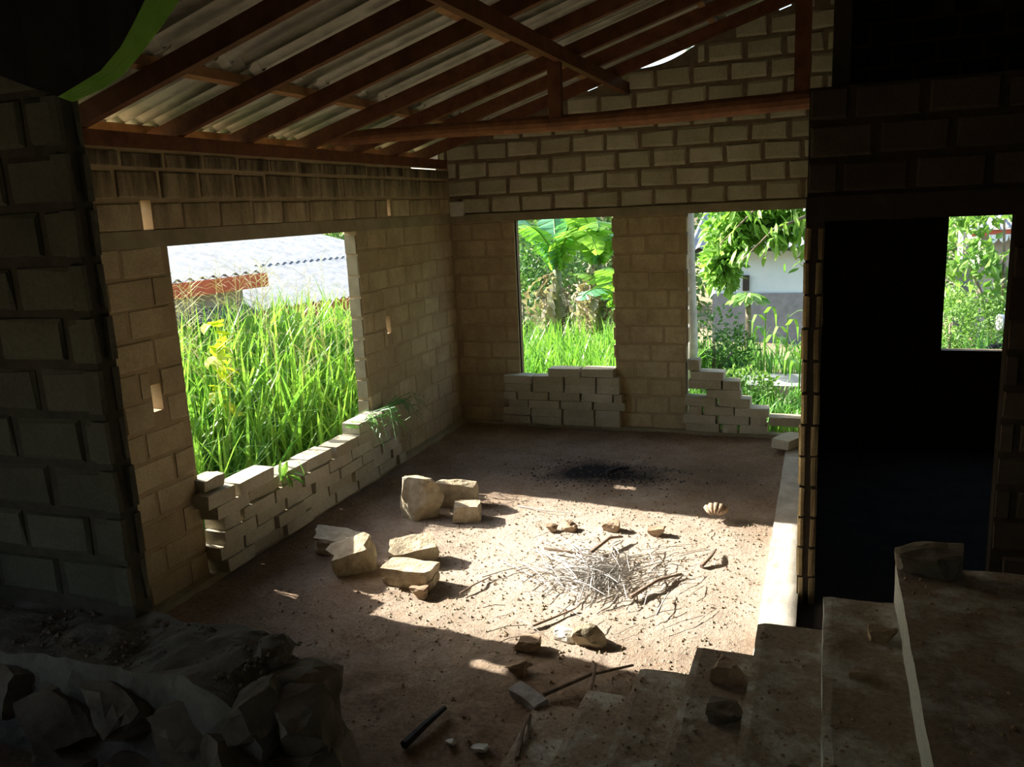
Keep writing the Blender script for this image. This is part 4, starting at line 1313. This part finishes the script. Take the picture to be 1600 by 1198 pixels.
# small umbrella-shaped tree before the grey wall
ut = empty('umbrella_tree', (2.62, 5.6, ground_h(2.62, 5.6)))
tag(ut, 'little flat-topped tree in front of the grey dado wall', 'tree')
MB().tube([(0, 0, 0), (.02, 0, .5), (0, 0, .95)], [.07, .055, .04], 8).build('trunk', M['trunk'], ut, True)
for i in range(44):
    a = i * 2.4
    rr = .32 * math.sqrt((i + .5) / 44)
    put_leaf(OVAL, ut, ut.location + Vector((rr * math.cos(a) * .6, rr * math.sin(a) * .6, .98 + .12 * (1 - rr * rr / .1))), (math.cos(a), math.sin(a), -.25), .2, r7)
# drooping corn-like plants
for i, (x, y, h, lab) in enumerate(((3.05, 2.9, 1.0, 'broad-leaved drooping reed left of the pair before the path'), (3.33, 2.8, .95, 'broad-leaved drooping reed right of the pair before the path'), (3.52, 1.9, .85, 'slender grass stalk beside the right edge of the right far opening'))):
    o = empty('reed_plant', (x, y, ground_h(x, y)))
    tag(o, lab, 'reed')
    MB().tube([(0, 0, 0), (.01, 0, h * .6), (.02, 0, h)], [.012, .01, .006], 5).build('stem', M['grass'], o)
    for k in range(6):
        a = k * 1.05 + i
        zz = h * (.45 + .1 * k)
        V, F = [], []
        for s, t in enumerate((0, .25, .5, .75, 1)):
            w = .028 * (1 - t) ** .5 + .002
            px, pz = .3 * math.sin(t * 1.6), .16 * math.sin(t * 2.8) - .22 * t * t
            V += [(px, -w, pz), (px, w, pz)]
            if s: F.append((2 * s - 2, 2 * s - 1, 2 * s + 1, 2 * s))
        obj('leaf', mesh('leaf', V, F, M['grass']), o, (.01, 0, zz), (0, 0, a))
# bushes
bush('bush', 'twiggy grey-green bush at the left of the right far opening', 'bush', 2.35, 3.4, [(0, 0, .55, .45, .35, .5), (.25, .1, .35, .35, .3, .35)], 900, .07, 'bush', 41)
bush('bush', 'low light green bush beside the stepped stack outside', 'bush', 2.95, 1.35, [(0, 0, .25, .4, .3, .28)], 700, .07, 'bush_light', 42)
bush('bush', 'dark undergrowth below the banana plants', 'bush', 0.5, 4.5, [(-.8, 0, .6, .5, .3, .45), (.3, .1, .6, .5, .3, .5)], 1500, .09, 'hedge', 43)
bush('bush', 'dark green shrub behind the left banana plant', 'bush', -1.4, 6.0, [(0, 0, 1.0, .8, .6, .9), (.6, .2, 1.9, .8, .6, .7)], 1600, .13, 'bush', 44)
# garden seen through the small bedroom window
bush('bush', 'big-leaved light green shrub outside the small bedroom window', 'bush', 6.1, 4.6, [(-.4, 0, 1.2, .6, .5, .45), (.35, .1, 1.05, .6, .5, .4), (-.55, .2, 1.75, .4, .5, .4), (-.1, .1, 2.25, .8, .5, .18)], 900, .17, 'bush_light', 51)
bush('bush', 'feathery green shrub lower in the small bedroom window', 'bush', 5.75, 4.1, [(-.2, 0, .75, .5, .4, .4), (.4, .1, .7, .5, .4, .4)], 1500, .07, 'bush', 52)
bush('bush', 'pale feathery shrub at the left of the small bedroom window', 'bush', 5.25, 3.2, [(0, 0, .8, .3, .3, .5)], 700, .07, 'bush_light', 53)
bush('bush', 'unseen shrub added to keep sun out of the side opening', 'bush', -2.2, -8.0, [(0, -.9, 1.4, .8, 1.3, 1.0), (0, .6, 1.6, .8, 1.3, 1.1), (0, -.2, 3.0, .9, 1.8, 1.2)], 3000, .2, 'hedge', 61)  # added out of view to block direct sun at the hidden opening
# trees far behind
far = [(-5.5, 15, 4.5, 2.6), (-2.6, 13, 4.2, 2.2), (-0.4, 14.5, 4.8, 2.2), (1.8, 17.5, 5.5, 2.4), (4.0, 19.5, 5.5, 2.6), (7.2, 15.0, 4.6, 2.4), (9.6, 17, 5.0, 2.8), (12.5, 15, 4.8, 2.8), (-9.5, 14, 5.0, 3.0), (-14, 11, 5.0, 3.0)]
lab_far = ['rounded dark tree beyond the bananas, far left', 'leafy tree right behind the left banana plant', 'tall green tree behind the banana plants', 'tree behind the left end of the white house', 'tree above the roof of the white house', 'tree behind the shrubs of the bedroom window', 'tree behind the red-eaved roof in the bedroom window', 'tree at the right beyond the bedroom window', 'tree beyond the neighbour roof on the left', 'tree at the far left beyond the neighbour roof']
for i, (x, y, h, rad) in enumerate(far):
    bush('tree', lab_far[i], 'tree', x, y, [(0, 0, h * .5, rad * .9, rad * .7, h * .35), (-.5 * rad, 0, h * .75, rad * .7, rad * .6, h * .28), (.5 * rad, .2, h * .72, rad * .7, rad * .6, h * .3), (0, 0, h * .2, rad, rad * .6, h * .22)], 2600, .26, 'hedge', 100 + i)

# ------------------------------------------------------------------ neighbour house at the left
nh = empty('neighbour_house', (-4.5, 1.5, -1.2))
tag(nh, 'low neighbour house with pale corrugated roof and red fascia outside the left window', 'house')
def npart(o):
    o.parent = nh
    o.matrix_parent_inverse = Matrix.Translation((4.5, -1.5, 1.2))
    return o
def corr_roof(name, e0, e1, upv, rise, length, mat, pitch=.17, amp=.024, thick=.012):
    e0, e1 = Vector(e0), Vector(e1)
    along = (e1 - e0)
    W = along.length
    along.normalize()
    upd = Vector((upv[0], upv[1], rise)).normalized()
    nrm = along.cross(upd)
    if nrm.z < 0: nrm = -nrm
    n = int(W / pitch * 6)
    V, F = [], []
    for layer in (0, 1):
        for s in (0, length):
            for i in range(n + 1):
                p = e0 + along * (W * i / n) + upd * s + nrm * (amp * math.sin(i / 6 * 2 * math.pi) - layer * thick)
                V.append(tuple(p))
    m1 = n + 1
    for i in range(n):
        F += [(i, i + 1, m1 + i + 1, m1 + i), (2 * m1 + i, 3 * m1 + i, 3 * m1 + i + 1, 2 * m1 + i + 1)]
    for i in range(n):
        for o_ in (0, m1):
            k = len(V)
            V += [V[o_ + i], V[o_ + i + 1], V[2 * m1 + o_ + i + 1], V[2 * m1 + o_ + i]]
            F.append((k, k + 1, k + 2, k + 3))
    return mesh(name, V, F, mat, True), upd, nrm
upB = Vector((-.974, .225, 0))
eB0 = Vector((-4.30, 0.9, 1.02))
eB1 = eB0 + Vector((.225, .974, 0)) * 6.5
# lower main roof in three rows of sheets so that the lap lines show
for r_ in range(3):
    s0 = r_ * 2.3
    b0 = eB0 + upB * s0 + Vector((0, 0, .21 * s0 + .02 * r_))
    b1 = eB1 + upB * s0 + Vector((0, 0, .21 * s0 + .02 * r_))
    me, _, _ = corr_roof('roof_sheet', b0, b1, (-.974, .225), .21, 2.45, M['nb_roof'])
    npart(obj('roof_sheet', me))
npart(MB().bar(eB0 + Vector((.03, -.01, -.13)), eB1 + Vector((.03, -.01, -.13)), .03, .22).build('fascia', M['fascia']))
eA0, eA1 = Vector((-3.25, -2.2, 1.70)), Vector((-2.87, .54, 1.70))
me, _, _ = corr_roof('roof_sheet', eA0, eA1, (-.985, .17), .21, 5.0, M['nb_roof'])
npart(obj('roof_sheet', me))
npart(MB().bar(eA0 + Vector((.02, 0, -.11)), eA1 + Vector((.02, 0, -.11)), .03, .17).build('fascia', M['fascia']))
npart(MB().box(-4.6, -3.1, -2.2, .35, -1.2, 1.55).build('wall', M['nb_wall']))
me, _, _ = corr_roof('roof_sheet', (-3.0, -1.9, 1.22), (-2.75, .2, 1.22), (-.985, .17), .35, .7, M['nb_roof_dark'], .12, .015)
dk = npart(obj('roof_sheet', me))
dk['label'] = 'dark lean-to roof sheet'
wv = [eB0 + Vector((-.5, .3, -.1)), eB1 + Vector((-.5, -.3, -.1))]
npart(MB().bar((wv[0] + Vector((0, 0, -1.0))), (wv[1] + Vector((0, 0, -1.0))), .12, 2.1).build('wall', M['nb_wall']))
npart(MB().bar(wv[0] + Vector((-.5, .3, -.3)), wv[0] + Vector((-5.5, 2.6, .2)), .12, 2.6).build('wall', M['nb_wall']))

# ------------------------------------------------------------------ white house straight ahead
wh = empty('white_house', (3.2, 9.0, -.6))
tag(wh, 'white house with grey dado behind the tree in the right far opening', 'house')
def hpart(parent, mb, name, mat):
    o = mb.build(name, M[mat])
    o.parent = parent
    o.matrix_parent_inverse = Matrix.Translation(-parent.location)
    return o
hpart(wh, MB().box(1.75, 4.9, 8.5, 11.5, .5, 1.62), 'wall', 'wall_white')
hpart(wh, MB().box(1.70, 4.95, 8.47, 11.5, -.7, .5), 'dado', 'wall_grey')
hpart(wh, MB().box(2.28, 2.40, 8.44, 8.5, .55, .85), 'vent', 'dark_void')
me, _, _ = corr_roof('roof_sheet', (1.3, 7.95, 1.42), (5.3, 7.95, 1.42), (0, 1), .28, 2.6, M['nb_roof'])
o = obj('roof_sheet', me); o.parent = wh; o.matrix_parent_inverse = Matrix.Translation(-wh.location)
hpart(wh, MB().box(1.4, 5.2, 8.0, 8.06, 1.33, 1.42), 'eave_board', 'dark_void')
tag(MB().box(2.7, 5.6, 2.15, 2.9, -.15, .05).build('path', M['path']), 'light concrete path outside the right far opening', kind='structure')
# house with red eave seen through the bedroom window
rh = empty('red_eave_house', (8.0, 9.5, -.6))
tag(rh, 'house with pale roof and scalloped white eave in the bedroom window', 'house')
hpart(rh, MB().box(6.3, 10.5, 8.3, 11, -.7, 1.5), 'wall', 'nb_wall')
me, _, _ = corr_roof('roof_sheet', (5.9, 7.85, 1.62), (10.8, 7.85, 1.62), (0, 1), .22, 2.6, M['nb_roof'])
o = obj('roof_sheet', me); o.parent = rh; o.matrix_parent_inverse = Matrix.Translation(-rh.location)
hpart(rh, MB().box(6.1, 10.8, 7.9, 7.93, 1.50, 1.60), 'fascia', 'fascia')
sc_ = MB()
for k in range(24):
    x0 = 6.35 + k * .15
    sc_.add([(x0, 7.88, 1.52), (x0 + .15, 7.88, 1.52), (x0 + .13, 7.88, 1.42), (x0 + .075, 7.88, 1.37), (x0 + .02, 7.88, 1.42), (x0, 7.895, 1.52), (x0 + .15, 7.895, 1.52), (x0 + .13, 7.895, 1.42), (x0 + .075, 7.895, 1.37), (x0 + .02, 7.895, 1.42)],
            [(4, 3, 2, 1, 0), (5, 6, 7, 8, 9), (0, 1, 6, 5), (1, 2, 7, 6), (2, 3, 8, 7), (3, 4, 9, 8), (4, 0, 5, 9)])
hpart(rh, sc_, 'valance', 'wall_white')
# motorcycle parked outside the bedroom window
mc = empty('motorcycle', (6.35, 3.2, -.12), .25 + math.pi)
tag(mc, 'dark blue motorcycle parked outside at the right of the bedroom window', 'motorcycle')
for sx in (-.6, .6):
    pts = [(sx + .27 * math.cos(a), 0, .27 + .27 * math.sin(a)) for a in [2 * math.pi * i / 20 for i in range(21)]]
    MB().tube(pts, .045, 8).build('wheel', M['rubber'], mc, True)
    wsp = MB()
    for k in range(8):
        a = k * math.pi / 4
        wsp.tube([(sx, 0, .27), (sx + .25 * math.cos(a), 0, .27 + .25 * math.sin(a))], .006, 4)
    wsp.build('spokes', M['chrome'], mc)
MB().tube([(.6, 0, .27), (.45, 0, .7), (.38, 0, .92)], [.03, .028, .025], 8).build('fork', M['chrome'], mc)
MB().tube([(.42, -.3, .95), (.36, 0, .98), (.42, .3, .95)], .014, 6).build('handlebar', M['chrome'], mc)
MB().tube([(.4, 0, .68), (.2, 0, .76), (-.05, 0, .72)], [.07, .15, .08], 10).build('fuel_tank', M['moto_blue'], mc, True)
MB().tube([(-.02, 0, .72), (-.3, 0, .72), (-.72, 0, .8)], [.08, .11, .07], 10).build('seat', M['rubber'], mc, True)
MB().box(-.2, .22, -.12, .12, .25, .58).build('engine', M['nb_roof_dark'], mc)
MB().tube([(-.15, -.14, .3), (-.8, -.16, .34)], [.035, .05], 8).build('exhaust', M['chrome'], mc)
MB().tube([(.52, 0, .84), (.62, 0, .84)], [.08, .10], 10).build('headlight', M['chrome'], mc)
MB().tube([(-.8, 0, .62), (-.6, 0, .66), (-.42, 0, .56)], [.05, .07, .05], 8).build('mudguard', M['moto_blue'], mc)
